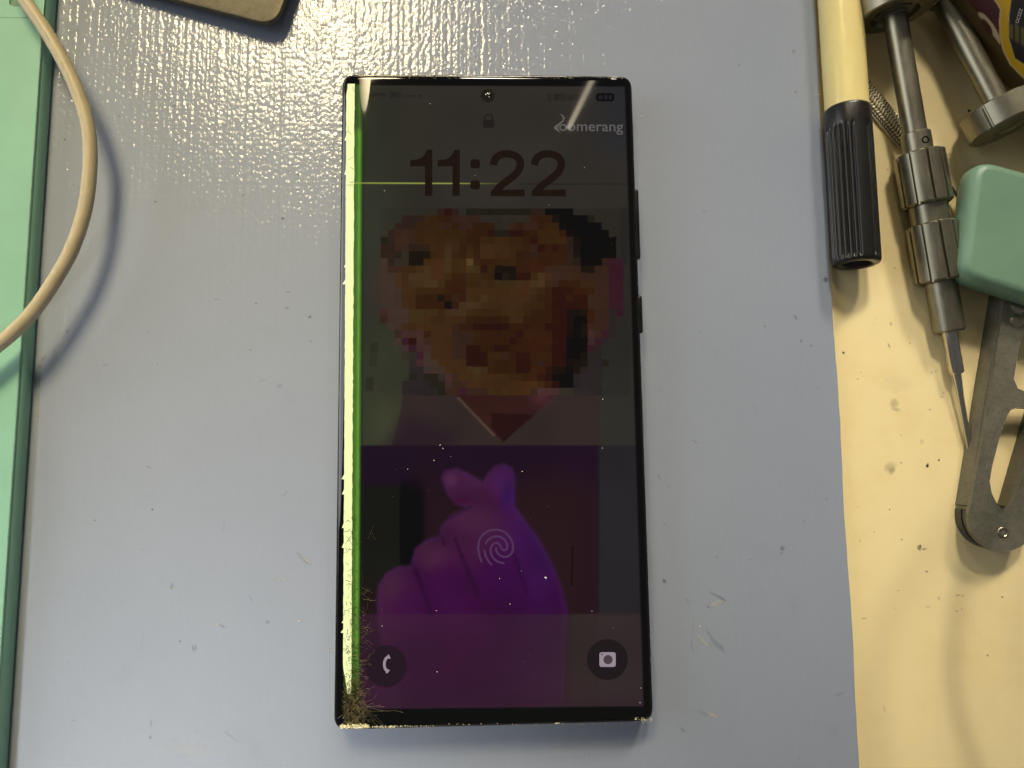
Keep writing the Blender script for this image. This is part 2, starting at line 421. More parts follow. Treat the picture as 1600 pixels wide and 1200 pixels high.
# ------------------------------------------------------------------ phone
PW, PH, PT = 78.0, 166.2, 8.1
corn = [P(*p, 7.0) for p in ((531.5, 116), (987, 121), (1024, 1128), (522, 1139))]
pc = sum(corn, Vector()) / 4
PYAW = math.radians(0.30)
phone = empty('smartphone', (pc.x, pc.y, 0)); phone.rotation_euler = (0, 0, PYAW)
tag(phone, 'dark smartphone with cracked lower left corner and green line on its lit screen', 'phone')
_pc, _ps = math.cos(PYAW), math.sin(PYAW)
CURVE = 8.0
def surf_z(x):
    d = min(max((abs(x) - (PW / 2 - CURVE)) / CURVE, 0), .985)
    return PT - 2.3 * (1 - math.sqrt(1 - d * d))
def to_local(p):
    dx, dy = p.x - pc.x, p.y - pc.y
    return (dx * _pc + dy * _ps, -dx * _ps + dy * _pc)
def pxl(x, y, off=0.0):
    """photo pixel -> point on the glass, phone coordinates"""
    z = PT
    for _ in range(4):
        lx, ly = to_local(P(x, y, z)); z = surf_z(lx)
    return (lx, ly, z + off)

# frame: a band with tight corners, rim following the curved glass
rr = round_poly([(-PW / 2, -PH / 2), (PW / 2, -PH / 2), (PW / 2, PH / 2), (-PW / 2, PH / 2)], 3.1, 8)
sub = []
for i in range(len(rr)):
    a, b = rr[i], rr[(i + 1) % len(rr)]
    L = (b - a).length; n = max(1, int(L / 1.2))
    for k in range(n): sub.append(a + (b - a) * (k / n))
lv = [(2.6, .0, 0), (1.1, .35, 0), (.3, 1.3, 0), (0, 2.8, 0), (0, 0, -1.6), (.12, 0, -.75), (.36, 0, -.22), (.62, 0, .02), (.85, 0, .0), (1.15, 0, -.6)]
v, f = [], []; m = len(sub)
for ins, z0, dz in lv:
    for p in inset2d(sub, ins):
        side = max(0, min(1, (abs(p.x) - (PW / 2 - 3.2)) / 2.2))
        rim = surf_z(p.x) if ins > .5 else surf_z(abs(p.x) - .55)
        if abs(p.y) > PH / 2 - 1.8: rim = max(rim, surf_z(p.x))
        v.append((p.x, p.y, z0 if z0 or dz == 0 and ins > 2 else max(rim + dz, 3.2)))
for i in range(len(lv) - 1):
    for k in range(m):
        k2 = (k + 1) % m
        f.append((i * m + k, i * m + k2, (i + 1) * m + k2, (i + 1) * m + k))
f.append(tuple(range(m - 1, -1, -1)))
frame = mesh_obj('frame', v, f, M['frame'], phone); sharp(frame, 50)

# keys on the right edge
for (y0, y1, nm) in ((294, 404, 'volume_key'), (460, 520, 'power_key')):
    a, b = pxl(998, y0), pxl(1003, y1)
    L = a[1] - b[1]; cy = (a[1] + b[1]) / 2
    prof = round_poly([(-L / 2, -1.1), (L / 2, -1.1), (L / 2, 1.1), (-L / 2, 1.1)], 1.0, 5)
    vv, ff = loft(prof, [(0, 0), (0, .75), (.25, 1.05)])
    vv = [(PW / 2 - .35 + z, cy + x, 5.0 + y) for x, y, z in vv]
    sharp(mesh_obj(nm, vv, ff, M['key'], phone), 40)

# ---- what the display shows plus a painted reflection, per vertex
def smooth(e0, e1, x):
    t = np.clip((x - e0) / (e1 - e0), 0, 1); return t * t * (3 - 2 * t)
def vnoise(x, y, s, seed=0):
    """value noise on numpy arrays"""
    r = np.random.default_rng(seed).random((64, 64))
    fx, fy = x / s, y / s; ix, iy = np.floor(fx).astype(int), np.floor(fy).astype(int)
    tx, ty = fx - ix, fy - iy; tx = tx * tx * (3 - 2 * tx); ty = ty * ty * (3 - 2 * ty)
    g = lambda a, b: r[a % 64, b % 64]
    return (g(ix, iy) * (1 - tx) + g(ix + 1, iy) * tx) * (1 - ty) + (g(ix, iy + 1) * (1 - tx) + g(ix + 1, iy + 1) * tx) * ty
def poly_sd(X, Y, pts):
    """signed distance to a polygon, negative inside"""
    d = np.full(X.shape, 1e9); ins = np.zeros(X.shape, bool); n = len(pts)
    for i in range(n):
        ax, ay = pts[i - 1]; bx, by = pts[i]
        ex, ey = bx - ax, by - ay; L2 = ex * ex + ey * ey + 1e-9
        t = np.clip(((X - ax) * ex + (Y - ay) * ey) / L2, 0, 1)
        d = np.minimum(d, np.hypot(X - ax - t * ex, Y - ay - t * ey))
        c = ((ay > Y) != (by > Y))
        with np.errstate(divide='ignore', invalid='ignore'):
            ins ^= c & (X < (bx - ax) * (Y - ay) / (by - ay if by != ay else 1e-9) + ax)
    return np.where(ins, -d, d)
def seg_d(X, Y, a, b):
    ex, ey = b[0] - a[0], b[1] - a[1]
    t = np.clip(((X - a[0]) * ex + (Y - a[1]) * ey) / (ex * ex + ey * ey + 1e-9), 0, 1)
    return np.hypot(X - a[0] - t * ex, Y - a[1] - t * ey)

PAL = dict(g=(48, 45, 35), G=(52, 56, 44), k=(38, 33, 24), m=(50, 34, 27), M=(63, 40, 30), N=(74, 54, 46), b=(65, 40, 18), B=(74, 45, 23), t=(73, 52, 27), T=(80, 56, 32),
           r=(59, 31, 15), R=(49, 20, 8), d=(29, 21, 8), D=(17, 8, 3), w=(98, 72, 42), p=(77, 47, 44), P=(63, 28, 40), s=(55, 48, 38), x=(43, 39, 35), o=(60, 60, 45), v=(48, 39, 39))
MOSAIC = '''ggggggssmRmgkkkkkkkkkmmDDDDxxxxxxxx
gggmmmbbrrMMMMggsssssrrrdDDDDkxxxxx
ggmmmbbbMMrMMrrrssMrMMrbbDDDDDDxxxx
gmMMMbbbbbbbrrrRkkRRrrbbbrDDDDDDxxx
kmMMMbbbbbbbrrbbBBbbrRbbbbmdDDDDDxx
mmMMmmmbbtbrbrBBBBbbrMRrRrmdDDDDDxx
mmksdddbbtrrbrBBBBbrrmrrrrmdDDDDDxx
NmssddBBBtbbwrrrbbbrrrrrrrmmDDDMPPx
NMMbbttBBtbbttRbdddrrrrMMMMMddMMPPx
NNtBTttBBbrrbbbbDkdRRbtBMMMbMMMMPPx
NNtBttTTBrrrbbBbttttBtTbMrrrbbMMPPx
NNNBBbbbbrrrBBBBBBBBBBbrRRRrrrMMPPx
NNNBBrrrdrMrBBTBBBBBBbrrRRrRRMMMPPx
NNNBBrrrrDrTTTBBBBBBbbbrRRRRRMMMPPx
pNNNttttbTTTBBbbbBBBbrrrRRdddrMMvPx
MNNNttBbbBBBrrrrrrBBrrrrRRdDDrMMvxx
oNNBBBBBBBMrrRRRRRrrrrrRRRdDdMMMvxx
ooMppprBBBMMMbrrrrrRrrrrRRdDdpMPvxx
ooNPRpMBBbMMMrrrrrRrrrrrRRDDDpPvxxx
oooNPppBBBMMRRrrRRrrrrrrRRDDDPvxxxx
ooossPNBBBMMRRRbbMrRRrrrRRDDdvvxxxx
oooovpNNBBBBRRRbrrrRRrmrRRdddvvkxxx
oooovvNNNBBBtTtrrrrRRrrRddDdvvvxxxx
ooookvkkspMBBtBBBBbbrrRRDDDvvvvxxxx
ooovvvvkkpMMBBBBBBBBBBbrRDDvvvvxxxx
ooovvvvvkMMPMMMBBBBBBMpppssvvvvxxxx'''.split('\n')
HAND = [(689, 746), (695, 735), (713, 731), (732, 739), (754, 752), (762, 739), (773, 727), (787, 724), (801, 731), (806, 745), (805, 790), (818, 809), (842, 841), (862, 876), (879, 919), (887, 954), (888, 993), (884, 1050), (881, 1110),
        (580, 1110), (583, 1072), (595, 1005), (591, 978), (588, 938), (591, 915), (603, 895), (623, 884), (640, 883), (642, 876), (648, 856), (666, 843), (684, 837), (689, 821), (705, 805), (728, 794), (711, 788), (697, 770)]
def paint_display(X, Y):
    C = np.zeros(X.shape + (3,))
    def put(mask, col):
        nonlocal C
        col = np.asarray(col, float); C = C * (1 - mask[..., None]) + col * mask[..., None]
    one = np.ones_like(X)
    # wallpaper, upper half
    put(one, (47, 43, 38))
    put(smooth(720, 560, X), (48, 49, 39))
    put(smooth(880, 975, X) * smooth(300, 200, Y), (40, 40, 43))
    put(smooth(480, 640, Y) * smooth(660, 600, X), (58, 60, 44))
    put(smooth(430, 620, Y) * smooth(880, 940, X), (46, 45, 40))
    put(smooth(605, 575, X) * .3, (49, 53, 41))
    for (a, b, c0) in (((583, 560), 12, (44, 46, 36)), ((585, 543), 9, (40, 44, 28)), ((577, 600), 10, (44, 42, 34))):
        put((np.abs(X - a[0]) < 6) * (np.abs(Y - a[1]) < b) * .7, c0)
    put(smooth(6, -6, np.abs(X - 975) - 6) * smooth(320, 330, Y) * smooth(420, 410, Y) * .7, (34, 34, 38))
    # jacket and collar
    put(smooth(2, -3, poly_sd(X, Y, [(642, 570), (634, 600), (626, 640), (612, 700), (938, 700), (938, 585)])), (49, 39, 37))
    put(smooth(30, -10, poly_sd(X, Y, [(612, 700), (640, 660), (700, 680), (700, 700)])) * .8, (40, 28, 36))
    put(smooth(2, -2, poly_sd(X, Y, [(712, 615), (872, 612), (828, 655), (786, 690), (768, 676)])), (50, 27, 24))
    put(smooth(2, -2, poly_sd(X, Y, [(768, 645), (832, 648), (787, 690), (768, 668)])), (37, 18, 17))
    put(smooth(30, 0, np.hypot(X - 845, Y - 618)) * .7, (78, 42, 50))
    put(smooth(3.5, .5, seg_d(X, Y, (716, 622), (772, 680))) * .9, (78, 62, 52))
    put(smooth(2, .4, seg_d(X, Y, (786, 690), (835, 648))) * .4, (30, 16, 16))
    # heart-shaped picture, a coarse mosaic
    ci = np.floor((X - 594.3) / 11.17).astype(int); ri = np.floor((Y - 325.2) / 11.25).astype(int)
    pal = np.zeros((len(MOSAIC), 35, 3))
    for r, row in enumerate(MOSAIC):
        for c, ch in enumerate(row): pal[r, c] = PAL[ch]
    jit = np.random.default_rng(5).normal(0, 1.4, pal.shape[:2])[..., None] * np.array([1, .8, .6]); 
    bgm = np.array([[1.0 if ch not in 'gGxo' else 0.0 for ch in row] for row in MOSAIC])
    pal = np.clip((pal + jit) * np.array((.86, .90, .92)), 2, 255)
    pal[1:-1, 1:-1] = pal[1:-1, 1:-1] * .8 + .05 * (pal[:-2, 1:-1] + pal[2:, 1:-1] + pal[1:-1, :-2] + pal[1:-1, 2:])
    ok = (ci >= 0) & (ci < 35) & (ri >= 0) & (ri < len(MOSAIC))
    cc, rc = np.clip(ci, 0, 34), np.clip(ri, 0, len(MOSAIC) - 1)
    put(ok * np.where(bgm[rc, cc] > 0, 1.0, .35), pal[rc, cc])
    put(smooth(26, 0, np.hypot((X - 590) * 1.0, (Y - 450) * .35)) * .35 * (X < 594.3), (72, 50, 46))
    # lower half: dark room behind a raised hand, with a reflected dark panel painted in
    lowm = smooth(694, 698, Y)
    L = np.zeros_like(C) + np.array((36, 21, 28.))
    def low(mask, col):
        nonlocal L
        col = np.asarray(col, float); L = L * (1 - mask[..., None]) + col * mask[..., None]
    low(smooth(790, 720, Y) * smooth(640, 700, X) * .8, (31, 16, 34))
    low(smooth(672, 640, X), (30, 19, 32))
    low(smooth(642, 632, X) * smooth(752, 766, Y), (25, 25, 21))
    low(smooth(670, 650, X) * smooth(622, 630, X) * smooth(735, 790, Y) * smooth(900, 870, Y), (7, 4, 9))
    low(smooth(640, 560, X) * smooth(880, 960, Y), (34, 20, 22))
    low(smooth(932, 940, X), (38, 35, 39))
    low(smooth(935, 880, X) * smooth(700, 800, Y) * smooth(640, 860, X) * .5, (42, 24, 24))
    hs = poly_sd(X, Y, HAND)
    n1 = vnoise(X, Y, 45, 1)
    hc = np.zeros_like(C) + np.array((66, 26, 66.))
    def hnd(mask, col):
        nonlocal hc
        hc = hc * (1 - mask[..., None]) + np.asarray(col, float) * mask[..., None]
    hnd(smooth(760, 830, X), (58, 20, 84))
    hnd(smooth(840, 930, Y) * smooth(590, 660, X) * .8, (58, 12, 66))
    for (cx, cy, rx, ry, c) in ((735, 812, 45, 26, (78, 38, 74)), (672, 868, 34, 26, (76, 38, 70)), (618, 915, 30, 30, (74, 40, 70)), (725, 752, 34, 24, (80, 36, 84)), (785, 752, 24, 30, (78, 34, 104)), (795, 778, 16, 26, (60, 22, 98)), (705, 750, 12, 14, (92, 48, 88)), (715, 785, 18, 8, (76, 12, 60)), (845, 905, 26, 60, (54, 20, 78)), (640, 945, 26, 50, (66, 20, 74)), (700, 930, 30, 55, (62, 14, 72)), (780, 900, 34, 50, (56, 10, 74))):
        hnd(smooth(1.3, .2, np.hypot((X - cx) / rx, (Y - cy) / ry)) * .75, c)
    for a, b, w in (((650, 893), (676, 965), 5), ((711, 842), (722, 870), 4), ((722, 870), (746, 928), 6), ((803, 866), (822, 925), 5), ((735, 792), (700, 812), 3), ((644, 880), (654, 905), 4), ((686, 832), (694, 850), 3)):
        hnd(smooth(w * 1.3, 0, seg_d(X, Y, a, b)) * .5, (40, 8, 50))
    hnd(smooth(14, 0, np.abs(hs)) * .35, (70, 40, 90))
    hc = hc * np.array((.90, .90, .82)) * (.92 + .16 * vnoise(X, Y, 38, 6))[..., None]
    low(smooth(4, -4, hs) * (1 - .35 * smooth(930, 1090, Y)), hc)
    low(smooth(3, .5, seg_d(X, Y, (895, 855), (893, 915))) * .7, (22, 10, 16))
    low(smooth(3, .5, seg_d(X, Y, (889, 960), (882, 1104))) * .6, (28, 16, 16))
    # below that panel the painted room reflection brightens and greys the picture
    b = smooth(957, 962, Y)
    low(b * .55 * smooth(660, 900, X), (58, 46, 48)); low(b * .65 * smooth(900, 640, X), (61, 32, 54))
    low(b * smooth(890, 900, X) * .6, (50, 42, 40))
    low(smooth(1060, 1110, Y) * .4, (48, 30, 40))
    put(lowm, L)
    C *= (0.93 + .14 * vnoise(X, Y, 60, 3))[..., None]
    # faint status icons
    for (x, y, w, h) in ((618, 148, 9, 5), (640, 150, 10, 2), (656, 150, 3, 3), (590, 148, 14, 3), (875, 152, 10, 6), (895, 152, 8, 4), (912, 154, 8, 6), (858, 152, 3, 6)):
        put(((np.abs(X - x) < w) & (np.abs(Y - y) < h)) * (.3 + .5 * vnoise(X, Y, 4, 9)), (33, 31, 30))
    # bezel
    top = 133 + (X - 560) * .005; bot = 1108 - (X - 560) * .010
    rgt = 976 + (Y - 130) * .0302
    put(smooth(top + 1.5, top - 1.5, Y), (9, 9, 9)); put(smooth(bot - 1.5, bot + 1.5, Y), (15, 16, 15)); put(smooth(rgt - 2, rgt + 3, X), (8, 8, 11))
    # burnt columns: green strip fading to the picture
    gr = 566 - (Y - 200) * .0055
    barR = 553.0 - (Y - 130) * .0062
    g = smooth(gr + 2, gr - 1.5, X) * smooth(127, 135, Y) * (.45 + .55 * smooth(196, 210, Y)) * (.8 + .3 * vnoise(X * 3, Y, 14, 8))
    g = np.clip(g, 0, 1)
    gy = 1 - .25 * vnoise(X * 4, Y * .3, 8, 4)
    put(g * smooth(1120, 1070, Y), (66, 102, 36)); 
    put(g * smooth(4, .5, np.abs(X - (gr - 4.5))) * .8 * smooth(1080, 1000, Y), (104, 158, 62))
    put(g * smooth(6, 1, np.abs(X - (gr - 9))) * .35 * smooth(1080, 1000, Y), (92, 138, 50))
    put(g * smooth(1040, 1090, Y) * .8, (44, 42, 18))
    put(smooth(gr, gr + 1, X) * smooth(gr + 8, gr, X) * .35 * smooth(130, 200, Y), (26, 40, 24))
    put(smooth(541.5, 539.5, X + (Y - 130) * .004) * one, (9, 9, 8))
    # one lit row
    put(smooth(1.4, .3, np.abs(Y - 286 - (X - 550) * .004)) * smooth(815, 700, X) * (X > barR), (150, 160, 74))
    put(smooth(2, .5, np.abs(Y - 287.5)) * smooth(800, 830, X) * .35 * (X < rgt), (24, 22, 20))
    return C

xs = np.concatenate([np.arange(-PW / 2 + .62, -PW / 2 + 8, .085), np.arange(-PW / 2 + 8, PW / 2 - .62, .20), [PW / 2 - .62]])
ys = np.arange(-PH / 2 + .8, PH / 2 - .79, .2)
nx, ny = len(xs), len(ys)
GX, GY = np.meshgrid(xs, ys)
rad = 2.2                                                     # follow the frame's rounded corners
hx, hy = PW / 2 - .62, PH / 2 - .8
cx_, cy_ = np.clip(GX, -hx + rad, hx - rad), np.clip(GY, -hy + rad, hy - rad)
dx, dy = GX - cx_, GY - cy_; dd = np.hypot(dx, dy); k = np.where(dd > rad, rad / np.maximum(dd, 1e-6), 1)
GX, GY = cx_ + dx * k, cy_ + dy * k
dcl = np.clip((np.abs(GX) - (PW / 2 - CURVE)) / CURVE, 0, .985)
GZ = PT - 2.3 * (1 - np.sqrt(1 - dcl ** 2))
eb = np.clip((np.abs(GY) - (hy - .7)) / .7, 0, 1); GZ = GZ - .18 * eb ** 2           # rounded glass edge, top and bottom
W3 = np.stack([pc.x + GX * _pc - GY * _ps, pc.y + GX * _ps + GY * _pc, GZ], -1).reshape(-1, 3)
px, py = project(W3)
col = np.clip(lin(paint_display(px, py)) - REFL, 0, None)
col4 = np.concatenate([col, np.ones((len(col), 1))], 1)
idx = np.arange(nx * ny).reshape(ny, nx)
quads = np.stack([idx[:-1, :-1], idx[:-1, 1:], idx[1:, 1:], idx[1:, :-1]], -1).reshape(-1, 4)
me = bpy.data.meshes.new('screen')
VV = np.stack([GX, GY, GZ], -1).reshape(-1, 3) * S
me.vertices.add(len(VV)); me.vertices.foreach_set('co', VV.astype(np.float32).ravel())
me.loops.add(quads.size); me.loops.foreach_set('vertex_index', quads.astype(np.int32).ravel())
me.polygons.add(len(quads)); me.polygons.foreach_set('loop_start', np.arange(0, quads.size, 4, dtype=np.int32))
me.update(calc_edges=True)
me.polygons.foreach_set('use_smooth', np.ones(len(quads), bool))
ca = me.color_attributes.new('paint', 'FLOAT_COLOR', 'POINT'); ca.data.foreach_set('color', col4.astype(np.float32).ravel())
me.materials.append(M['screen'])
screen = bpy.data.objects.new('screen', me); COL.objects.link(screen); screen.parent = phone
screen['label'] = 'dim lit display with mosaic heart picture and purple finger heart'

# ---- icons and lettering shown on the display, each a thin raised film
def film(name, polys, srgb, off=.02, parent=screen, mat=None):
    v, f = [], []
    for pl in polys:
        o = len(v); off += .006; v += [pxl(x, y, off) for x, y in pl]
        for t in tessellate_polygon([[Vector((x, y, 0)) for x, y in pl]]):
            a, b, c = (Vector(v[o + i]) for i in t)
            up = (b - a).cross(c - a).z > 0
            f.append(tuple(o + i for i in (t if up else reversed(t))))
    o = mesh_obj(name, v, f, mat or glow(name + '_light', np.clip(np.asarray(srgb, float), 0, 255)), parent, False)
    if max(abs(p[0]) for p in v) > PW / 2 - CURVE - 1:            # near the edge: follow the bend of the glass
        bm = bmesh.new(); bm.from_mesh(o.data)
        for _ in range(2): bmesh.ops.subdivide_edges(bm, edges=bm.edges[:], cuts=2, use_grid_fill=True)
        for q in bm.verts: q.co.z = (surf_z(q.co.x / S) + off) * S
        bm.to_mesh(o.data); bm.free()
    return o
def stroke(path, w, closed=False):
    """polyline -> outline polygon; w one width or one per point"""
    pts = [Vector(p) for p in path]; l, r = [], []
    for i, p in enumerate(pts):
        t = (pts[min(i + 1, len(pts) - 1)] - pts[max(i - 1, 0)]).normalized(); n = Vector((-t.y, t.x))
        ww = (w[i] if isinstance(w, (list, tuple)) else w) / 2
        l.append(p + n * ww); r.append(p - n * ww)
    return [tuple(q) for q in l + r[::-1]]
def sp2(pts, m=6): return [(p.x, p.y) for p in spline([(x, y, 0) for x, y in pts], m)]
def disc2(cx, cy, r, n=40, sy=1): return [(cx + r * math.cos(2 * math.pi * k / n), cy + r * sy * math.sin(2 * math.pi * k / n)) for k in range(n)]
DIG = (29, 21, 9)
one = [(641, 250), (650, 249.5), (658, 247), (664, 241), (667, 234), (675.5, 234), (675.5, 306), (664, 306), (664, 260), (641, 260)]
film('clock_digit', [one], DIG); film('clock_digit', [[(x + 43, y) for x, y in one]], DIG)
sq = lambda x, y: [(p.x, p.y) for p in round_poly([(x - 7.5, y - 7), (x + 7.5, y - 7), (x + 7.5, y + 7), (x - 7.5, y + 7)], 5, 6)]
film('clock_colon', [sq(742.5, 256), sq(742.5, 289)], DIG)
two = stroke(sp2([(771, 258), (773.5, 249), (781, 242.5), (792, 240.5), (804, 243), (812, 250.5), (812.5, 260), (807.5, 270), (797, 279.5), (785, 288.5), (777, 296), (773, 303)]), 11.5)
bar = [(766.5, 306.5), (767.5, 297), (820, 296), (820, 307)]
film('clock_digit', [two, bar], DIG)
film('clock_digit', [[(x + 64, y) for x, y in two], [(x + 64, y) for x, y in bar]], DIG, .03)
film('lock_icon', [[(755, 187), (772, 187), (772, 199.5), (755, 199.5)], stroke(sp2([(757.5, 188), (758, 182), (763.5, 179), (769, 182), (769.5, 188)]), 2.6)], (33, 30, 27))
film('battery_icon', [[(p.x, p.y) for p in round_poly([(931, 145.5), (960, 145.5), (960, 158.5), (931, 158.5)], 6, 6)]], (10, 10, 15))
film('battery_level', [[(935.5, 149), (941.5, 149), (941.5, 155), (935.5, 155)], [(944.5, 148.5), (949, 148.5), (949, 155.5), (944.5, 155.5)], [(951, 148.5), (955.5, 148.5), (955.5, 155.5), (951, 155.5)]], (34, 33, 40), .035)
fx = lambda pts: [(640 + x / 5.4545, 700 + y / 5.4545) for x, y in pts]
film('fingerprint_icon', [stroke(sp2(fx(q)), 3.1) for q in (
    [(615, 975), (594, 910), (585, 840), (602, 770), (652, 717), (722, 696), (800, 712), (858, 768), (882, 838), (868, 898), (822, 928), (772, 915), (740, 878), (738, 845)],
    [(645, 815), (682, 772), (740, 753), (800, 772), (830, 820), (828, 858), (806, 872), (786, 858), (766, 822), (730, 808), (697, 840), (692, 890), (716, 940), (760, 972), (808, 982)],
    [(637, 868), (652, 930), (700, 1000)])], (80, 50, 86))
film('call_shortcut', [disc2(603, 1041, 33)], (39, 25, 35))
film('call_glyph', [stroke(sp2([(609, 1025.5), (603, 1029), (600.5, 1037), (602, 1045), (607, 1050)]), [6.5] * 3 + [4.2] * 18 + [6.5] * 4)], (150, 140, 146), .035)
film('camera_shortcut', [disc2(949, 1030.5, 32)], (33, 26, 29))
film('camera_glyph', [[(p.x, p.y) for p in round_poly([(936.5, 1019), (962, 1019), (962, 1042), (936.5, 1042)], 4, 5)]], (150, 138, 146), .035)
film('camera_glyph_lens', [disc2(950, 1030.5, 7.2), disc2(940.5, 1022.5, 1.4, 10)], (72, 64, 68), .05)
# lettering in the picture's corner
cu = bpy.data.curves.new('lettering', 'FONT'); cu.body = 'oomerang'; cu.offset = .008
to = bpy.data.objects.new('lettering', cu); COL.objects.link(to)
bpy.context.view_layer.update()
tm = bpy.data.meshes.new_from_object(to.evaluated_get(bpy.context.evaluated_depsgraph_get()))
bpy.data.objects.remove(to)
tv = np.array([tuple(q.co) for q in tm.vertices]); x0, x1 = tv[:, 0].min(), tv[:, 0].max()
LET = glow('lettering_light', (92, 89, 88))
vv = [pxl(873.5 + (q[0] - x0) / (x1 - x0) * 100, 204.3 - q[1] * 22.5 + (q[0] - x0) / (x1 - x0) * 1.0, .04) for q in tv]
ff = []
for p in tm.polygons:
    a, b, c = (Vector(vv[i]) for i in list(p.vertices)[:3])
    ff.append(tuple(p.vertices) if (b - a).cross(c - a).z > 0 else tuple(reversed(p.vertices)))
mesh_obj('lettering', vv, ff, LET, screen, False)
film('boomerang_emblem', [[(874, 177), (880.5, 181), (883, 185), (880, 190.5), (874, 195.5), (871.5, 199.5), (873, 203.5), (876, 207), (871.5, 205.5), (867, 202), (865, 199.5), (867.5, 196.5), (874, 192), (879.5, 187.5), (879, 183)]], None, .04, screen, LET)
# saturated dead columns, torn along the left
L_, R_ = [], []
y = 131.0
while y < 1088:
    l = 541.2 - (y - 130) * .0058; r = 554.2 - (y - 130) * .0058 + random.uniform(-.5, .5)
    if y < 140: l += 2
    if y > 1040: l += (y - 1040) * .17
    L_.append((l + random.uniform(-.3, .3), y)); R_.append((r, y))
    if random.random() < (.16 if 180 < y < 560 or y > 800 else .04):
        s = random.uniform(1.5, 4.5); dn = random.uniform(4, 9)
        L_.append((l - s, y + dn)); L_.append((l + .2, y + dn + .8)); R_.append((r, y + dn)); R_.append((r, y + dn + .8)); y += dn + .8
    y += random.uniform(4, 9)
v, f = [], []
for a, b in zip(L_, R_):
    for t in (0, .33, .66, 1): v.append(pxl(a[0] + (b[0] - a[0]) * t, a[1] + (b[1] - a[1]) * t, .03))
for i in range(len(L_) - 1):
    for q in range(3): f.append((i * 4 + q, i * 4 + 4 + q, i * 4 + 5 + q, i * 4 + 1 + q))
barm = glow('dead_columns_light', (250, 255, 186)); 
o = mesh_obj('dead_pixel_bar', v, f, barm, screen, False); o['label'] = 'pale yellow green bar of dead pixels along left edge'
bm = bmesh.new(); bm.from_mesh(o.data); bmesh.ops.recalc_face_normals(bm, faces=bm.faces); bm.to_mesh(o.data); bm.free()

# front camera
cxp = pxl(762, 149)
def ring(name, prof, mat, parent, c, n=32):
    v, f = lathe(prof, n, None, False, True)
    return sharp(mesh_obj(name, [(c[0] + y_, c[1] + z_, c[2] + x_) for x_, y_, z_ in v], f, mat, parent), 40)
fc = ring('front_camera', [(.01, 1.85), (.05, 1.8), (.05, 1.25), (.02, 1.2)], M['hole'], phone, cxp)
ring('lens', [(.04, 1.0), (.12, .85), (.2, .5), (.23, .2)], M['lens'], fc, cxp)
mb = MB()
for (x, y, r) in ((759.5, 148.5, 1.0), (763.5, 148, 1.1), (764, 152, .9)):
    c = pxl(x, y, .24); vv, ff = prism([(c[0] + r * .16 * math.cos(a), c[1] + r * .16 * math.sin(a)) for a in np.linspace(0, 5.5, 8)], c[2], c[2] + .03); mb.add(vv, ff)
mb.build('lens_glints', M['dust_glint'], fc, False)  # glints on the lens, painted as pale dots

# cracks, splinters, chips, dust on the glass
def filaments(paths, width):
    v, f = [], []
    for pts, w in paths:
        st = [Vector(p) for p in pts]
        for i in range(len(st) - 1):
            a, b = st[i], st[i + 1]; t = (b - a)
            if t.length < .2: continue
            n = Vector((-t.y, t.x)).normalized() * w * .30; o = len(v)
            z0, z1, zt = .05, .05, .05 + w * .08
            v += [pxl(*(a - n), z0), pxl(*(b - n), z0), pxl(*(b + n), z0), pxl(*(a + n), z0), pxl(*a, zt + random.uniform(0, .05)), pxl(*b, zt + random.uniform(0, .05))]
            f += [(o, o + 4, o + 5, o + 1), (o + 4, o + 3, o + 2, o + 5)]
    return v, f
paths = []
def curl(x, y, ang, L, w, bend):
    pts = [(x, y)]
    for _ in range(max(2, int(L / 3))):
        ang += random.gauss(0, bend); x += 3 * math.cos(ang); y += 3 * math.sin(ang); pts.append((x, y))
    return (pts, w)
for _ in range(520):                                          # dense nest in the corner
    x, y = random.gauss(553, 10), 1138 - abs(random.gauss(0, 34))
    if x < 536 or x > 592 or y > 1131 or y < 1030: continue
    paths.append(curl(x, y, random.uniform(0, 6.28), random.uniform(3, 13), random.uniform(.5, 1.1), .8))
for _ in range(300):                                          # climbing along the green strip
    y = 1110 - abs(random.gauss(0, 95)); x = random.gauss(556, 6)
    if x < 543 or x > 572: continue
    paths.append(curl(x, y, random.uniform(0, 6.28), random.uniform(3, 10), random.uniform(.4, .9), .8))
for _ in range(34):                                           # loose loops on the picture side
    paths.append(curl(random.uniform(561, 572), random.uniform(890, 1110), random.uniform(-1.4, .9), random.uniform(8, 26), random.uniform(.5, .9), .45))
for a0, L in ((.55, 48), (.42, 60), (.25, 30), (-.35, 26), (.72, 36), (.9, 30), (-.1, 18), (.62, 44), (.35, 38)):
    paths.append(curl(570 + random.uniform(-3, 3), 1106 + random.uniform(-4, 4), a0, L, .7, .09))
for (x, y, a, L) in ((584, 820, 1.9, 24), (581, 832, 1.2, 12), (566, 925, .9, 20), (575, 940, 1.7, 26), (578, 1020, 1.8, 26), (586, 1015, 1.9, 20), (572, 1000, .3, 12)):
    paths.append(curl(x, y, a, L, .9, .15))
for (x, y) in ((548, 250), (545, 208), (546, 288), (547, 842), (549, 828), (543, 850), (557, 200), (552, 286)):
    paths.append(curl(x - 4, y, random.uniform(-.8, .8), 12, .8, .3))
v, f = filaments(paths, 1)
o = mesh_obj('crack_splinters', v, f, M['shard'], screen, False); o['kind'] = 'stuff'; o['label'] = 'tangled golden glass splinters at the lower left corner'
dk = []
for _ in range(260):
    y = 1125 - abs(random.gauss(0, 120)); x = random.gauss(548, 7)
    if 537 < x < 566: dk.append(curl(x, y, random.uniform(0, 6.28), random.uniform(4, 12), random.uniform(.6, 1.2), .7))
for (x, y) in ((543, 205), (547, 262), (546, 284), (544, 290), (549, 130), (551, 136), (545, 845), (541, 838)): dk.append(curl(x, y, random.uniform(-.5, 1.6), 10, .8, .3))
v, f = filaments(dk, 1)
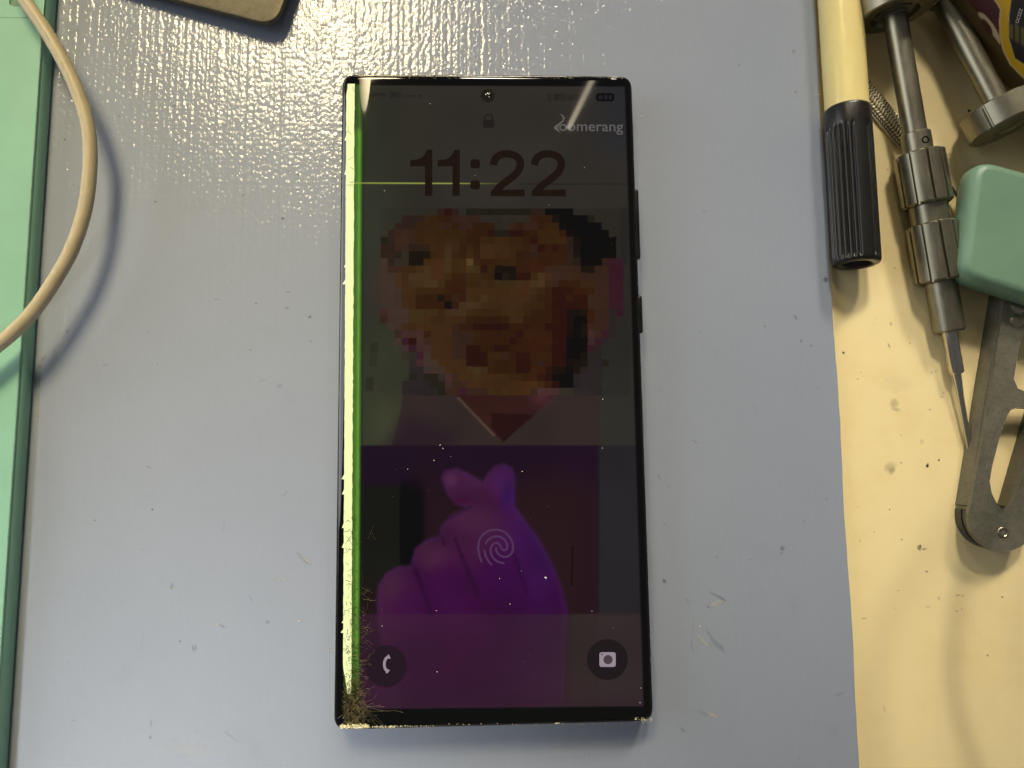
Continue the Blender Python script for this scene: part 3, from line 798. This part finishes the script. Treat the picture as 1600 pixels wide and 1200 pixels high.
o = mesh_obj('dark_cracks', [(a, b, c + .03) for a, b, c in v], f, M['hole'], screen, False); o['kind'] = 'stuff'
mb = MB()
def chip(x, y, r, dz=.25):
    c = Vector(pxl(x, y, 0)); c.z = surf_z(c.x) + dz * random.uniform(.2, 1); r *= .16
    a = random.uniform(0, 6.28)
    pts = [(c.x + r * math.cos(a + t) * random.uniform(.5, 1.3), c.y + r * .7 * math.sin(a + t), c.z + random.uniform(-.5, .5) * r) for t in (0, 1.6, 3.0, 4.7)]
    pts.append((c.x, c.y, c.z + r * random.uniform(.3, .8)))
    mb.add(pts, [(0, 1, 4), (1, 2, 4), (2, 3, 4), (3, 0, 4)])
for _ in range(230): chip(random.uniform(532, 577), random.gauss(1134, 1.5), random.uniform(.7, 2.0))
for _ in range(60): chip(random.uniform(575, 618), random.gauss(1135.2, .8), random.uniform(.6, 1.6))
for _ in range(46): chip(random.uniform(618, 680), random.gauss(1134.5, .6), random.uniform(.4, 1.1))
for _ in range(30): chip(random.uniform(680, 990), random.gauss(1131.5, .8), random.uniform(.4, 1.1))
for _ in range(36): chip(random.uniform(992, 1020), random.gauss(1123.5, 1.8), random.uniform(.5, 1.3))
for _ in range(90): chip(random.gauss(554, 9), 1130 - abs(random.gauss(0, 40)), random.uniform(.3, .9), .1)
for _ in range(8): chip(random.uniform(868, 872), 1130, 1.4)
for _ in range(60): chip(random.uniform(560, 980), random.gauss(122.3, .6), random.uniform(.3, .9))
for _ in range(24): chip(random.choice((872, 890, 958, 970)) + random.gauss(0, 4), random.gauss(122.5, .5), random.uniform(.6, 1.2))
o = mb.build('chipped_edge', M['chip'], frame, False); o['kind'] = 'stuff'
mb = MB()
for (x, y, r) in [(853, 903, 2.6), (678, 719.5, 1.5), (637, 733, 1.2), (692, 701, 1.4), (704, 713, .9), (688, 695, 1.2), (816, 737, 1.3), (781, 904, 1.0), (797, 944, 1.4), (683, 1050, 1.2), (682, 954, 1), (597, 978, 1.3), (742, 274, 1.0), (913, 262, 1.0), (601, 298, 1.4), (672, 162, 1.2), (942, 624, 1.3), (1000, 1098, 1.4), (1001, 1075, 1), (941, 700, 1.2), (858, 320, 1), (925, 955, 1.2)] + [(random.uniform(575, 990), random.uniform(140, 1100), random.uniform(.25, .55)) for _ in range(26)]:
    c = pxl(x, y, .01); r *= .125
    pts = [(c[0] + r * math.cos(t) * random.uniform(.7, 1.2), c[1] + r * math.sin(t) * random.uniform(.7, 1.2), c[2]) for t in np.linspace(0, 5.3, 6)]
    mb.add(pts + [(c[0], c[1], c[2] + r * .7)], [(i, (i + 1) % 6, 6) for i in range(6)])
o = mb.build('screen_dust', M['dust_glint'], screen, False); o['kind'] = 'stuff'

# ------------------------------------------------------------------ teal tray and cable, left
tray = empty('plastic_tray', (-145, 30, 0))
tag(tray, 'pale green plastic tray along the left edge of the mat', 'tray')
def rel(o, pts): return [(p[0] - o.location.x / S, p[1] - o.location.y / S, p[2] - o.location.z / S) for p in pts]
TH = 5.2
eb0, eb1 = P(91, 0, 0), P(14, 1200, 0)
dirv = (eb0 - eb1).normalized()
a, b = eb1 - dirv * 60, eb0 + dirv * 60
nrm = Vector((-dirv.y, dirv.x, 0))
a2, b2 = a + nrm * 90, b + nrm * 90
slot = [P(p[0], p[1], TH) for p in ((14, -20), (14, 5), (17, 9), (23, 10), (35, 10), (42, 8), (44, -20))]
seam_y = P(0, 27, TH).y
outl = round_poly([(a.x, a.y), (b.x, b.y), (b2.x, b2.y), (a2.x, a2.y)], 2, 6)
# lower body and two lid panels with a fine seam between
v, f = loft(outl, [(.5, .05), (.1, .5), (0, 1.5), (.35, TH - .9), (.6, TH - .65)])
sharp(mesh_obj('body', rel(tray, v), f, M['teal'], tray), 40)
low = [(p.x, p.y) for p in inset2d(outl, .45)]
def clip_y(poly, y0, keep_above):
    out = []
    for i in range(len(poly)):
        p, q = poly[i - 1], poly[i]
        ip, iq = (p[1] > y0) == keep_above, (q[1] > y0) == keep_above
        if ip != iq:
            t = (y0 - p[1]) / (q[1] - p[1]); out.append((p[0] + (q[0] - p[0]) * t, y0))
        if iq: out.append(q)
    return out
for nm, above, zz, hole in (('lid_panel', False, TH, None), ('lid_panel', True, TH - .12, slot)):
    pl = [Vector(p) for p in clip_y(low, seam_y + (.06 if above else -.06), above)]
    if hole:
        v, f = prism(pl, TH - .62, zz, [[(p.x, p.y) for p in hole]])
        vs_, fs_ = prism([(p.x, p.y) for p in inset2d([(q.x, q.y) for q in hole], .25)], TH - .64, TH - .5); mesh_obj('slot_floor', rel(tray, vs_), fs_, M['teal_dark'], tray, False)
    else:
        v, f = loft(pl, [(0, TH - .62), (0, zz - .3), (.1, zz - .08), (.3, zz)])
    mesh_obj(nm, rel(tray, v), f, M['teal'], tray, False)

cable = mesh_obj('cable', *tube(spline([P(-8, -90, 13), P(16, -35, 13), P(40, 2, 13), P(77, 57, 12.5), P(112, 122, 11.6), P(135, 186, 10.9), P(141, 243, 10.4), P(134, 320, 10.2), P(113, 387, 10.2), P(84, 440, 10.2), P(48, 491, 10.4), P(2, 535, 10.8), P(-60, 580, 11.2), P(-140, 640, 11)], 10), 1.7, 20), M['cable'])
tag(cable, 'cream rubber cable curving over the green tray and mat', 'cable')
from mathutils.bvhtree import BVHTree
bvh = BVHTree.FromPolygons([q.co / S for q in cable.data.vertices], [tuple(p.vertices) for p in cable.data.polygons])
for (x, y, a, L, wd) in ((66, 27, 40, 7, 1), (78, 54, 50, 8, 1), (113, 112, 15, 8, 1), (88, 70, 40, 3, 1), (76, 462, -35, 9, 1.6), (67, 470, -65, 7, 2.2), (30, 508, 30, 3, 1), (60, 16, 30, 5, 1)):
    c, sn = math.cos(math.radians(a)), math.sin(math.radians(a)); ring_ = []
    for k in range(10):
        t = 2 * math.pi * k / 10; dx, dy = L / 2 * math.cos(t), wd * .7 * math.sin(t) * random.uniform(.5, 1.3)
        tgt = P(x + dx * c - dy * sn, y + dx * sn + dy * c, 0); o_ = Vector((0, 0, CAM_H))
        hit = bvh.ray_cast(o_, (tgt - o_).normalized())
        if hit[0] is not None: ring_.append(hit[0] + hit[1] * .04)
    if len(ring_) > 3: mesh_obj('nick', ring_, [tuple(range(len(ring_)))[::-1]], M['crumb'], cable, False)

# scuffed metal plate at the top
bl, cr = P(268, -5, 5.2), P(431, 41, 5.2)
d = (cr - bl).normalized(); n = Vector((-d.y, d.x, 0))
tipp = [cr - d * 95, cr, cr + n * 34, cr - d * 95 + n * 34]
outl = round_poly([(p.x, p.y) for p in tipp], [3, 5.6, 5, 5], 10)
v, f = loft(outl, [(.35, -.6), (0, -.25), (0, .9), (.12, 1.2), (.4, 1.3)])
plate = mesh_obj('steel_plate', [(p[0] - cr.x, p[1] - cr.y, p[2]) for p in v], f, M['plate'])
sharp(plate, 30)
tilt = math.asin(4.0 / 95)
plate.location = Vector((cr.x, cr.y, 4.1)) * S
plate.rotation_mode = 'QUATERNION'
from mathutils import Quaternion
plate.rotation_quaternion = Quaternion(n, -tilt * .98)
tag(plate, 'scuffed grey steel plate with rounded corner at the top of the mat', 'metal plate')

# ------------------------------------------------------------------ marker pen
def axis_matrix(o, target, roll=0.0):
    x = (Vector(target) - Vector(o)).normalized(); y = Vector((0, 0, 1)).cross(x).normalized(); z = x.cross(y)
    m = Matrix((x, y, z)).transposed().to_4x4()
    return Matrix.Translation(Vector(o) * S) @ m @ Matrix.Rotation(roll, 4, 'X')
MR = 6.1
mz = TZ + MR
ma, mbp = P(1308.5, -60, mz), P(1338.5, 414, mz)
marker = empty('marker_pen'); marker.matrix_world = axis_matrix(mbp, ma)      # local +X runs from cap end to barrel
tag(marker, 'cream marker pen with ribbed black cap beside the mat', 'marker')
def along(px_y, o, t):
    """mm along the axis o->t at which it crosses the photo's row px_y"""
    o, t = Vector(o), Vector(t); L = (t - o).length; lo, hi = -.3, 1.6
    for _ in range(50):
        mid = (lo + hi) / 2
        y0 = project([o + (t - o) * mid])[1][0]
        up = project([o + (t - o) * 1.0])[1][0] > project([o])[1][0]
        if (y0 < px_y) == up: lo = mid
        else: hi = mid
    return mid * L
cap_len = along(172, mbp, ma); rib_end = along(203, mbp, ma)
def ribf(i, x, r, a):
    if r < 5.0 or not (.9 < x < rib_end): return r
    w = min(1, (rib_end - x) / 1.2, (x - .9) / .5)
    deg = math.degrees(a) % 360
    if 78 < deg < 106: return r
    g = (math.sin(a * 26) * .5 + .5) ** 1.5
    return r - .6 * w * g
xsn = [0, .25, .6, 1.0, 1.6] + list(np.linspace(2.5, rib_end - 1.4, 8)) + [rib_end - .9, rib_end - .4, rib_end, rib_end + 1, cap_len - .8, cap_len - .25, cap_len]
rads = [MR - .9, MR - .35, MR - .1, MR] + [MR] * (len(xsn) - 6) + [MR - .1, MR - .35]
prof = [(2.6, 3.4), (.5, 3.7), (.02, 4.1)] + list(zip(xsn, rads))
v, f = lathe(prof, 240, ribf, False, False)
sharp(mesh_obj('cap', v, f, M['black'], marker), 60)
v, f = lathe([(2.3, 0.02), (2.3, 3.6)], 32, None, False, False); mesh_obj('cap_recess', v, f, M['hole'], marker)
v, f = lathe([(cap_len - .6, 5.2), (cap_len - .5, MR - .42), (cap_len + 20, MR - .35), (cap_len + 90, MR - .3), (cap_len + 91, MR - 1)], 64, None, False, True)
sharp(mesh_obj('barrel', v, f, M['barrel'], marker), 40)

# ------------------------------------------------------------------ two precision screwdrivers of one make
DR = 9.7
disc_z = TZ + DR
sA, sT = P(1398, 24, disc_z), P(1514.5, 700, TZ + 1.2)
y_at = lambda y: along(y, sA, sT)
def make_screwdriver():
    r = empty('screwdriver')
    a_col, a_g1, a_g1e, a_g2, a_g2e, a_n, a_s, a_tip = (y_at(q) for q in (209, 240, 322, 350, 441, 519, 584, 712))
    # rotating cap: a thick disc, dished towards the shaft, notched rim
    def notch(i, x, rr_, a):
        if rr_ < DR - .6: return rr_
        deg = (math.degrees(a) + 12) % 60
        return rr_ - (.5 if deg < 4 else 0)
    prof = [(-1.0, 3.2), (-1.2, 5.6), (0, 6.2), (0, DR - .5), (-.35, DR), (-6.6, DR), (-7, DR - .5), (-7, 4.0), (-6.6, 3.6), (-6.6, .1)]
    v, f = lathe(prof, 180, notch, False, True); sharp(mesh_obj('cap_disc', v, f, M['gun'], r), 30)
    v, f = lathe([(-1.1, 3.0), (-1.1, 4.4), (-.5, 4.5), (-.4, 3.2), (.3, 3.2), (.5, 3.05)], 48, None, False, False); sharp(mesh_obj('cap_collar', v, f, M['worn'], r), 30)
    v, f = lathe([(.2, 3.0), (a_col, 3.0)], 48, None, False, False); mesh_obj('shaft', v, f, M['gun'], r)
    v, f = lathe([(a_col - .05, 2.9), (a_col, 3.45), (a_col + .3, 3.75), (a_g1 + .2, 3.75)], 48, None, True, False); col_ = sharp(mesh_obj('collar', v, f, M['gun'], r), 30)
    # set-screw dimple in the collar
    dm = [( .0, 1.0), (.16, .95), (.16, .75), (-.1, .6), (-.2, .02)]
    v, f = lathe(dm, 24, None, False, True)
    sharp(mesh_obj('dimple', [((a_col + a_g1) / 2 + 0.3 + y_, 0.25 + z_, 3.72 + x_) for x_, y_, z_ in v], f, M['hole'], r), 30)
    def grip(x0, x1):
        def fl(i, x, rr_, a):
            if rr_ < 5.9: return rr_
            deg = (math.degrees(a) + 9) % 36
            g = 0
            if .5 < deg < 6.5: g = .75
            return rr_ - g
        prof = [(x0, 3.7), (x0 + .05, 5.6), (x0 + .5, 6.3), (x1 - .6, 6.3), (x1 - .1, 5.6), (x1, 4.2)]
        v, f = lathe(prof, 360, fl, False, False); sharp(mesh_obj('grip', v, f, M['gun'], r), 25)
    grip(a_g1, a_g1e)
    v, f = lathe([(a_g1e - .2, 4.75), (a_g2 + .2, 4.75)], 48, None, False, False); mesh_obj('waist', v, f, M['gun'], r)
    grip(a_g2, a_g2e)
    v, f = lathe([(a_g2e - .1, 3.95), (a_n - .5, 3.95), (a_n, 3.5), (a_n, 1.9)], 48, None, False, False); sharp(mesh_obj('neck', v, f, M['gun'], r), 30)
    v, f = lathe([(a_n - .3, 1.9), (a_s - .5, 1.9), (a_s, 1.5), (a_s + .1, .95)], 32, None, False, False); sh = sharp(mesh_obj('bit_shank', v, f, M['steel'], r), 40)
    v, f = lathe([(a_s - .1, 1.15), (a_s + 6, .85), (a_tip - 3, .7), (a_tip, .5)], 24, None, False, True); mesh_obj('bit_blade', v, f, M['steel'], r)
    return r
drv = make_screwdriver(); drv.matrix_world = axis_matrix(sA, sT, math.radians(4))
tag(drv, 'gunmetal screwdriver with two ribbed grips and slim silver bit beside the marker', 'screwdriver', 'gunmetal screwdrivers')
s2 = P(1559, 164, disc_z); s2b = P(1470.5, -6, disc_z - 2.4)
def copy_tree(o, parent=None):
    c = o.copy(); COL.objects.link(c); c.parent = parent
    for ch in list(o.children): copy_tree(ch, c)
    return c
drv2 = copy_tree(drv); drv2.matrix_world = axis_matrix(s2, s2b, math.radians(40))
drv2['label'] = 'gunmetal screwdriver reaching into the top right corner, only shaft and cap disc visible'

# ------------------------------------------------------------------ braided strap under the screwdriver
ba, bb = P(1325, 105, TZ + 1.4), P(1420, 220, TZ + 1.4)
bd = (bb - ba).normalized(); bn = Vector((-bd.y, bd.x, 0)); blen = (bb - ba).length
strap = empty('braided_strap', ba); 
tag(strap, 'silver braided wire strap crossing under marker and screwdriver', 'strap')
mb = MB(); sec = [(2.6, -1.0), (2.4, .2), (1.2, .75), (0, .9), (-1.2, .6), (-2.3, .05), (-2.9, -.6), (-2.9, -1.2), (2.6, -1.2)]
for q in (0, blen):
    for (a, z) in sec: mb.v.append(tuple(bd * q + bn * a + Vector((0, 0, z))))
m = len(sec); mb.f = [(i, (i + 1) % m, (i + 1) % m + m, i + m) for i in range(m)] + [tuple(range(m))[::-1], tuple(range(m, 2 * m))]
mb.build('core', M['braid_core'], strap, False)
mb = MB()
def strand(c, ax, L, w, h):
    ax = ax.normalized(); nn = Vector((-ax.y, ax.x, 0)); v, f = [], []
    for i, (t, k) in enumerate(((-1, .15), (-.6, .8), (0, 1), (.6, .8), (1, .15))):
        for j in range(6):
            an = math.pi * j / 5
            v.append(c + ax * t * L / 2 + nn * math.cos(an) * w / 2 * k + Vector((0, 0, math.sin(an) * h * k)))
    for i in range(4):
        for j in range(5): f.append((i * 6 + j, i * 6 + j + 1, i * 6 + 7 + j, i * 6 + 6 + j))
    mb.add(v, f)
st = .95
for i in range(int(blen / st)):
    q = i * st
    for lane, (a0, ang, z0) in enumerate(((1.95, 62, .25), (1.05, -58, .7), (.15, 62, .82), (-.75, -58, .66), (-1.6, 62, .35))):
        ax = bd * math.cos(math.radians(ang)) + bn * math.sin(math.radians(ang))
        strand(bd * (q + random.uniform(-.05, .05) + .3 * lane) + bn * a0 + Vector((0, 0, z0 - .1)), ax, 1.45, .68 * random.uniform(.85, 1.1), .42 if lane < 4 else .25)
    strand(bd * q + bn * -2.45 + Vector((0, 0, -.2)), bd * .8 - bn * .5, 1.0, .4, .18)
o = mb.build('wire_braid', M['braid'], strap); o['kind'] = 'stuff'
mesh_obj('selvage', *tube([bd * 0 + bn * -2.95 + Vector((0, 0, -.75)), bd * blen + bn * -2.95 + Vector((0, 0, -.75))], .28, 8), M['braid'], strap)

# ------------------------------------------------------------------ steel lever tool with green plastic head
LZ = 4.4                                                      # top of the steel channel
tool = empty('lever_tool', P(1567, 810, TZ)); 
tag(tool, 'worn steel lever tool with green plastic head at the right edge', 'hand tool')
tp = lambda pts, z: [(p.x, p.y) for p in (P(x, y, z) for x, y in pts)]
arc = [(1567 + 53 * math.cos(math.radians(t)), 809 + 53 * math.sin(math.radians(t))) for t in range(182, 0, -9)]
outer = tp([(1571, 448)] + [(1565, 500), (1549, 600), (1533, 700), (1515, 798)] + arc + [(1640, 700), (1665, 612), (1604, 613), (1590, 607), (1583.5, 592), (1590, 556), (1598, 518), (1610, 448)], LZ)
hole = tp([(1573, 650), (1579, 641), (1590, 637), (1606, 638), (1617, 646), (1618, 662), (1604, 730), (1588, 775), (1575, 795), (1566, 796), (1556, 785), (1549, 770), (1546, 752), (1550, 728), (1560, 690)], LZ)
v, f = prism(outer, LZ - 1.3, LZ, [hole])
tpl = mesh_obj('top_plate', rel(tool, v), f, M['worn'], tool, False)
bv = tpl.modifiers.new('bevel', 'BEVEL'); bv.width = .00022; bv.segments = 2; bv.limit_method = 'ANGLE'; bv.angle_limit = math.radians(60)
e0, e1 = P(1571.3, 450, LZ), P(1517.5, 790, LZ)
u = (e1 - e0).normalized(); w = Vector((-u.y, u.x, 0))
w = w if w.x > 0 else -w
vv = []
for p in (e0, e1):
    for off in (.03, 1.2):
        for z in (TZ + .03, LZ - 1.32): vv.append((p.x + w.x * off, p.y + w.y * off, z))
sharp(mesh_obj('side_wall', rel(tool, vv), [(0, 1, 3, 2), (4, 6, 7, 5), (0, 4, 5, 1), (2, 3, 7, 6), (1, 5, 7, 3), (0, 2, 6, 4)], M['worn'], tool, False))
# lower flange wall seen through the slot on its right
g0, g1 = P(1640, 600, LZ), P(1585, 792, LZ); u2 = (g1 - g0).normalized(); w2 = Vector((-u2.y, u2.x, 0)); vv = []
for p in (g0, g1):
    for off in (0, 1.2):
        for z in (TZ + .03, LZ - 1.32): vv.append((p.x + w2.x * off, p.y + w2.y * off, z))
sharp(mesh_obj('side_wall', rel(tool, vv), [(0, 1, 3, 2), (4, 6, 7, 5), (0, 4, 5, 1), (2, 3, 7, 6), (1, 5, 7, 3), (0, 2, 6, 4)], M['worn'], tool, False))
wc = P(1566, 809, LZ)
def vlathe(name, prof, mat, c, n=64, parent=tool, cap0=True, cap1=True):
    v, f = lathe(prof, n, None, cap0, cap1)
    return sharp(mesh_obj(name, rel(tool, [(c.x + y_, c.y + z_, c.z + x_) for x_, y_, z_ in v]), f, mat, parent), 35)
mb = MB()
for (z0, z1, ro) in ((TZ + .05, LZ - 3.9, 8.4), (LZ - 3.88, LZ - 3.3, 7.7), (LZ - 3.28, LZ - 1.34, 8.35)):
    angs = [math.radians(t) for t in range(165, 331, 5)]        # only the outer left and lower part
    ring_ = [(wc.x + ro * math.cos(t), wc.y + ro * math.sin(t)) for t in angs] + [(wc.x + 5.6 * math.cos(t), wc.y + 5.6 * math.sin(t)) for t in reversed(angs)]
    mb.add(*prism(ring_, z0, z1))
sharp(mesh_obj('roller', rel(tool, mb.v), mb.f, M['rubber'], tool), 30)
sc = vlathe('pivot_screw', [(-.2, 1.45), (.1, 1.45), (.28, 1.25), (.3, 1.0), (.12, .8), (.1, .7), (-.1, .65), (-.1, .02)], M['rivet'], P(1567, 832, LZ), 32, tool, False)
for (x, y) in ((1591, 480), (1589, 502)):
    vlathe('rivet', [(-.1, 1.9), (.15, 1.85), (.4, 1.5), (.55, .8), (.6, .05)], M['rivet'], P(x, y, LZ), 32, tool, False)
hz0, hz1 = LZ + .02, 11.5
hd = [P(x, y, hz1) for x, y in ((1524, 243), (1502, 431), (1690, 492), (1712, 296))]
outl = round_poly([(p.x, p.y) for p in hd], 6.0, 12)
v, f = loft(outl, [(1.6, hz0), (.5, hz0 + .4), (.1, hz0 + 1.4), (0, hz0 + 3), (.15, hz1 - 2.2), (.6, hz1 - .9), (1.5, hz1 - .2), (2.5, hz1), (2.6, hz1)])
sharp(mesh_obj('plastic_head', rel(tool, v), f, M['teal_dark'], tool), 50)

# thin wire loop beside the head
tag(mesh_obj('thin_wire', *tube(spline([P(1462, 262, TZ + .5), P(1486, 292, TZ + 2.5), P(1504, 318, TZ + 3), P(1525, 340, TZ + 2.2), P(1560, 352, TZ + .5)], 8), .42, 8), M['wire']), 'thin dark wire between screwdriver grip and green plastic head', 'wire')

# ------------------------------------------------------------------ printed bottle, top right corner
br = 11.0
bz = TZ + br
bdir = Vector((P(1578, 115, bz) - P(1512, 40, bz))).normalized(); bdir.z = 0
bnr = Vector((bdir.y, -bdir.x, 0))
if bnr.x < 0: bnr = -bnr
edge_pt = P(1545, 78, bz - 2); bcent = edge_pt + bnr * (br * .96); bcent.z = bz
bott = empty('printed_bottle', bcent); 
tag(bott, 'printed bottle in maroon, yellow and black at the top right corner', 'bottle')
na, nl = 280, 240; v, pts = [], []
for i in range(nl):
    q = -45 + 100 * i / (nl - 1)
    for k in range(na):
        a = 2 * math.pi * k / na
        v.append(bdir * q + bnr * br * math.cos(a) + Vector((0, 0, br * math.sin(a))))
W_ = np.array([tuple(p + bcent) for p in v]); bx_, by_ = project(W_)
BC = np.zeros((len(v), 3)) + np.array((34, 22, 8.))
def bput(mask, c):
    global BC
    BC = BC * (1 - mask[:, None]) + np.asarray(c, float) * mask[:, None]
left_line = (bx_ - 1512) - (by_ - 0) * .72                      # right of the brown margin, which paints shade into the label
bput(np.ones(len(v)), (72, 56, 22))
bput(smooth(-1, 1, left_line), (62, 8, 10))
def ell(cx, cy, hl, hw):
    u_, w_ = (bx_ - cx) * .53 + (by_ - cy) * .848, (bx_ - cx) * .848 - (by_ - cy) * .53
    return np.hypot(u_ / hl, w_ / hw)
bput(smooth(1.06, .94, ell(1545, 46, 31, 10)) * smooth(-1, 1, left_line), (178, 158, 118))
bput(smooth(1.15, .9, ell(1542, 42, 14, 5)), (64, 24, 12))
yl = [(1548, -14), (1565, 14), (1563, 35), (1564, 55), (1569, 78), (1580, 100), (1600, 120), (1620, 135), (1610, 110), (1585, 92), (1576, 60), (1576, 25), (1582, -14)]
ysd = poly_sd(bx_, by_, yl)
bput(smooth(3.2, 1.8, ysd), (190, 170, 120)); bput(smooth(1.2, -.8, ysd), (190, 150, 14))
blk = poly_sd(bx_, by_, [(1583, -20), (1577, 25), (1577, 60), (1586, 91), (1612, 108), (1680, 120), (1680, -20)])
bput(smooth(1, -1, blk), (16, 13, 8))
for (x0, y0, x1, y1) in ((1577, 38, 1583, 60), (1586, 38, 1592, 66), (1595, 44, 1603, 72)):
    bput(smooth(1.5, -1, np.maximum(np.abs(bx_ - (x0 + x1) / 2) - (x1 - x0) / 2, np.abs(by_ - (y0 + y1) / 2 - (bx_ - (x0 + x1) / 2) * .6) - (y1 - y0) / 2)), (86, 78, 34))
f = []
for i in range(nl - 1):
    for k in range(na):
        k2 = (k + 1) % na; f.append((i * na + k, (i + 1) * na + k, (i + 1) * na + k2, i * na + k2))
f.append(tuple(range(na))); f.append(tuple((nl - 1) * na + k for k in range(na - 1, -1, -1)))
lb = np.concatenate([lin(BC), np.ones((len(v), 1))], 1)
body = mesh_obj('body', v, f, M['print'], bott, True, lb); sharp(body, 50)
# small lettering running up the black panel
cu = bpy.data.curves.new('small_print', 'FONT'); cu.body = 'OCSZZ'
to = bpy.data.objects.new('small_print', cu); COL.objects.link(to); bpy.context.view_layer.update()
tm = bpy.data.meshes.new_from_object(to.evaluated_get(bpy.context.evaluated_depsgraph_get())); bpy.data.objects.remove(to)
tv = np.array([tuple(q.co) for q in tm.vertices]); tv[:, 0] /= tv[:, 0].max()
vv = []
for q in tv:
    along_, side = q[0] * 24, q[1] * 7.5
    x = 1593 + along_ * .30 + side * -.95 - 2; y = 37 - along_ * .95 - side * .30
    o_ = Vector((0, 0, CAM_H)); tgt = P(x, y, bz); d_ = (tgt - o_).normalized()
    # meet the bottle's wall
    rel0 = o_ - bcent; dn = d_ - bdir * d_.dot(bdir); rn = rel0 - bdir * rel0.dot(bdir)
    A, B, C_ = dn.dot(dn), 2 * dn.dot(rn), rn.dot(rn) - (br + .05) ** 2; disc_ = max(B * B - 4 * A * C_, 0)
    tt = (-B - math.sqrt(disc_)) / (2 * A); vv.append(rel0 + d_ * tt)
mesh_obj('small_print', vv, [tuple(p.vertices) for p in tm.polygons], M['dust_glint'], bott, False)

# ------------------------------------------------------------------ cable hanging at the right edge
pts = []
for (x, y, h) in ((1500, 850, 46), (1470, 925, 43), (1459, 1000, 40), (1459, 1060, 39), (1470, 1125, 39), (1492, 1190, 40), (1530, 1260, 42)):
    b = P(x, y, TZ); pts.append(b + Vector((KEY_SLOPE[0] * h, KEY_SLOPE[1] * h, h)))
pts = [p + Vector((4.5, 0, 0)) for p in pts]
pts = [pts[0] + Vector((25, 40, 10))] + pts + [pts[-1] + Vector((40, -30, -2))]
tag(mesh_obj('grey_cable', *tube(spline(pts, 10), 1.8, 14), M['greycable']), 'dark grey cable grazing the right edge above the tabletop', 'cable')
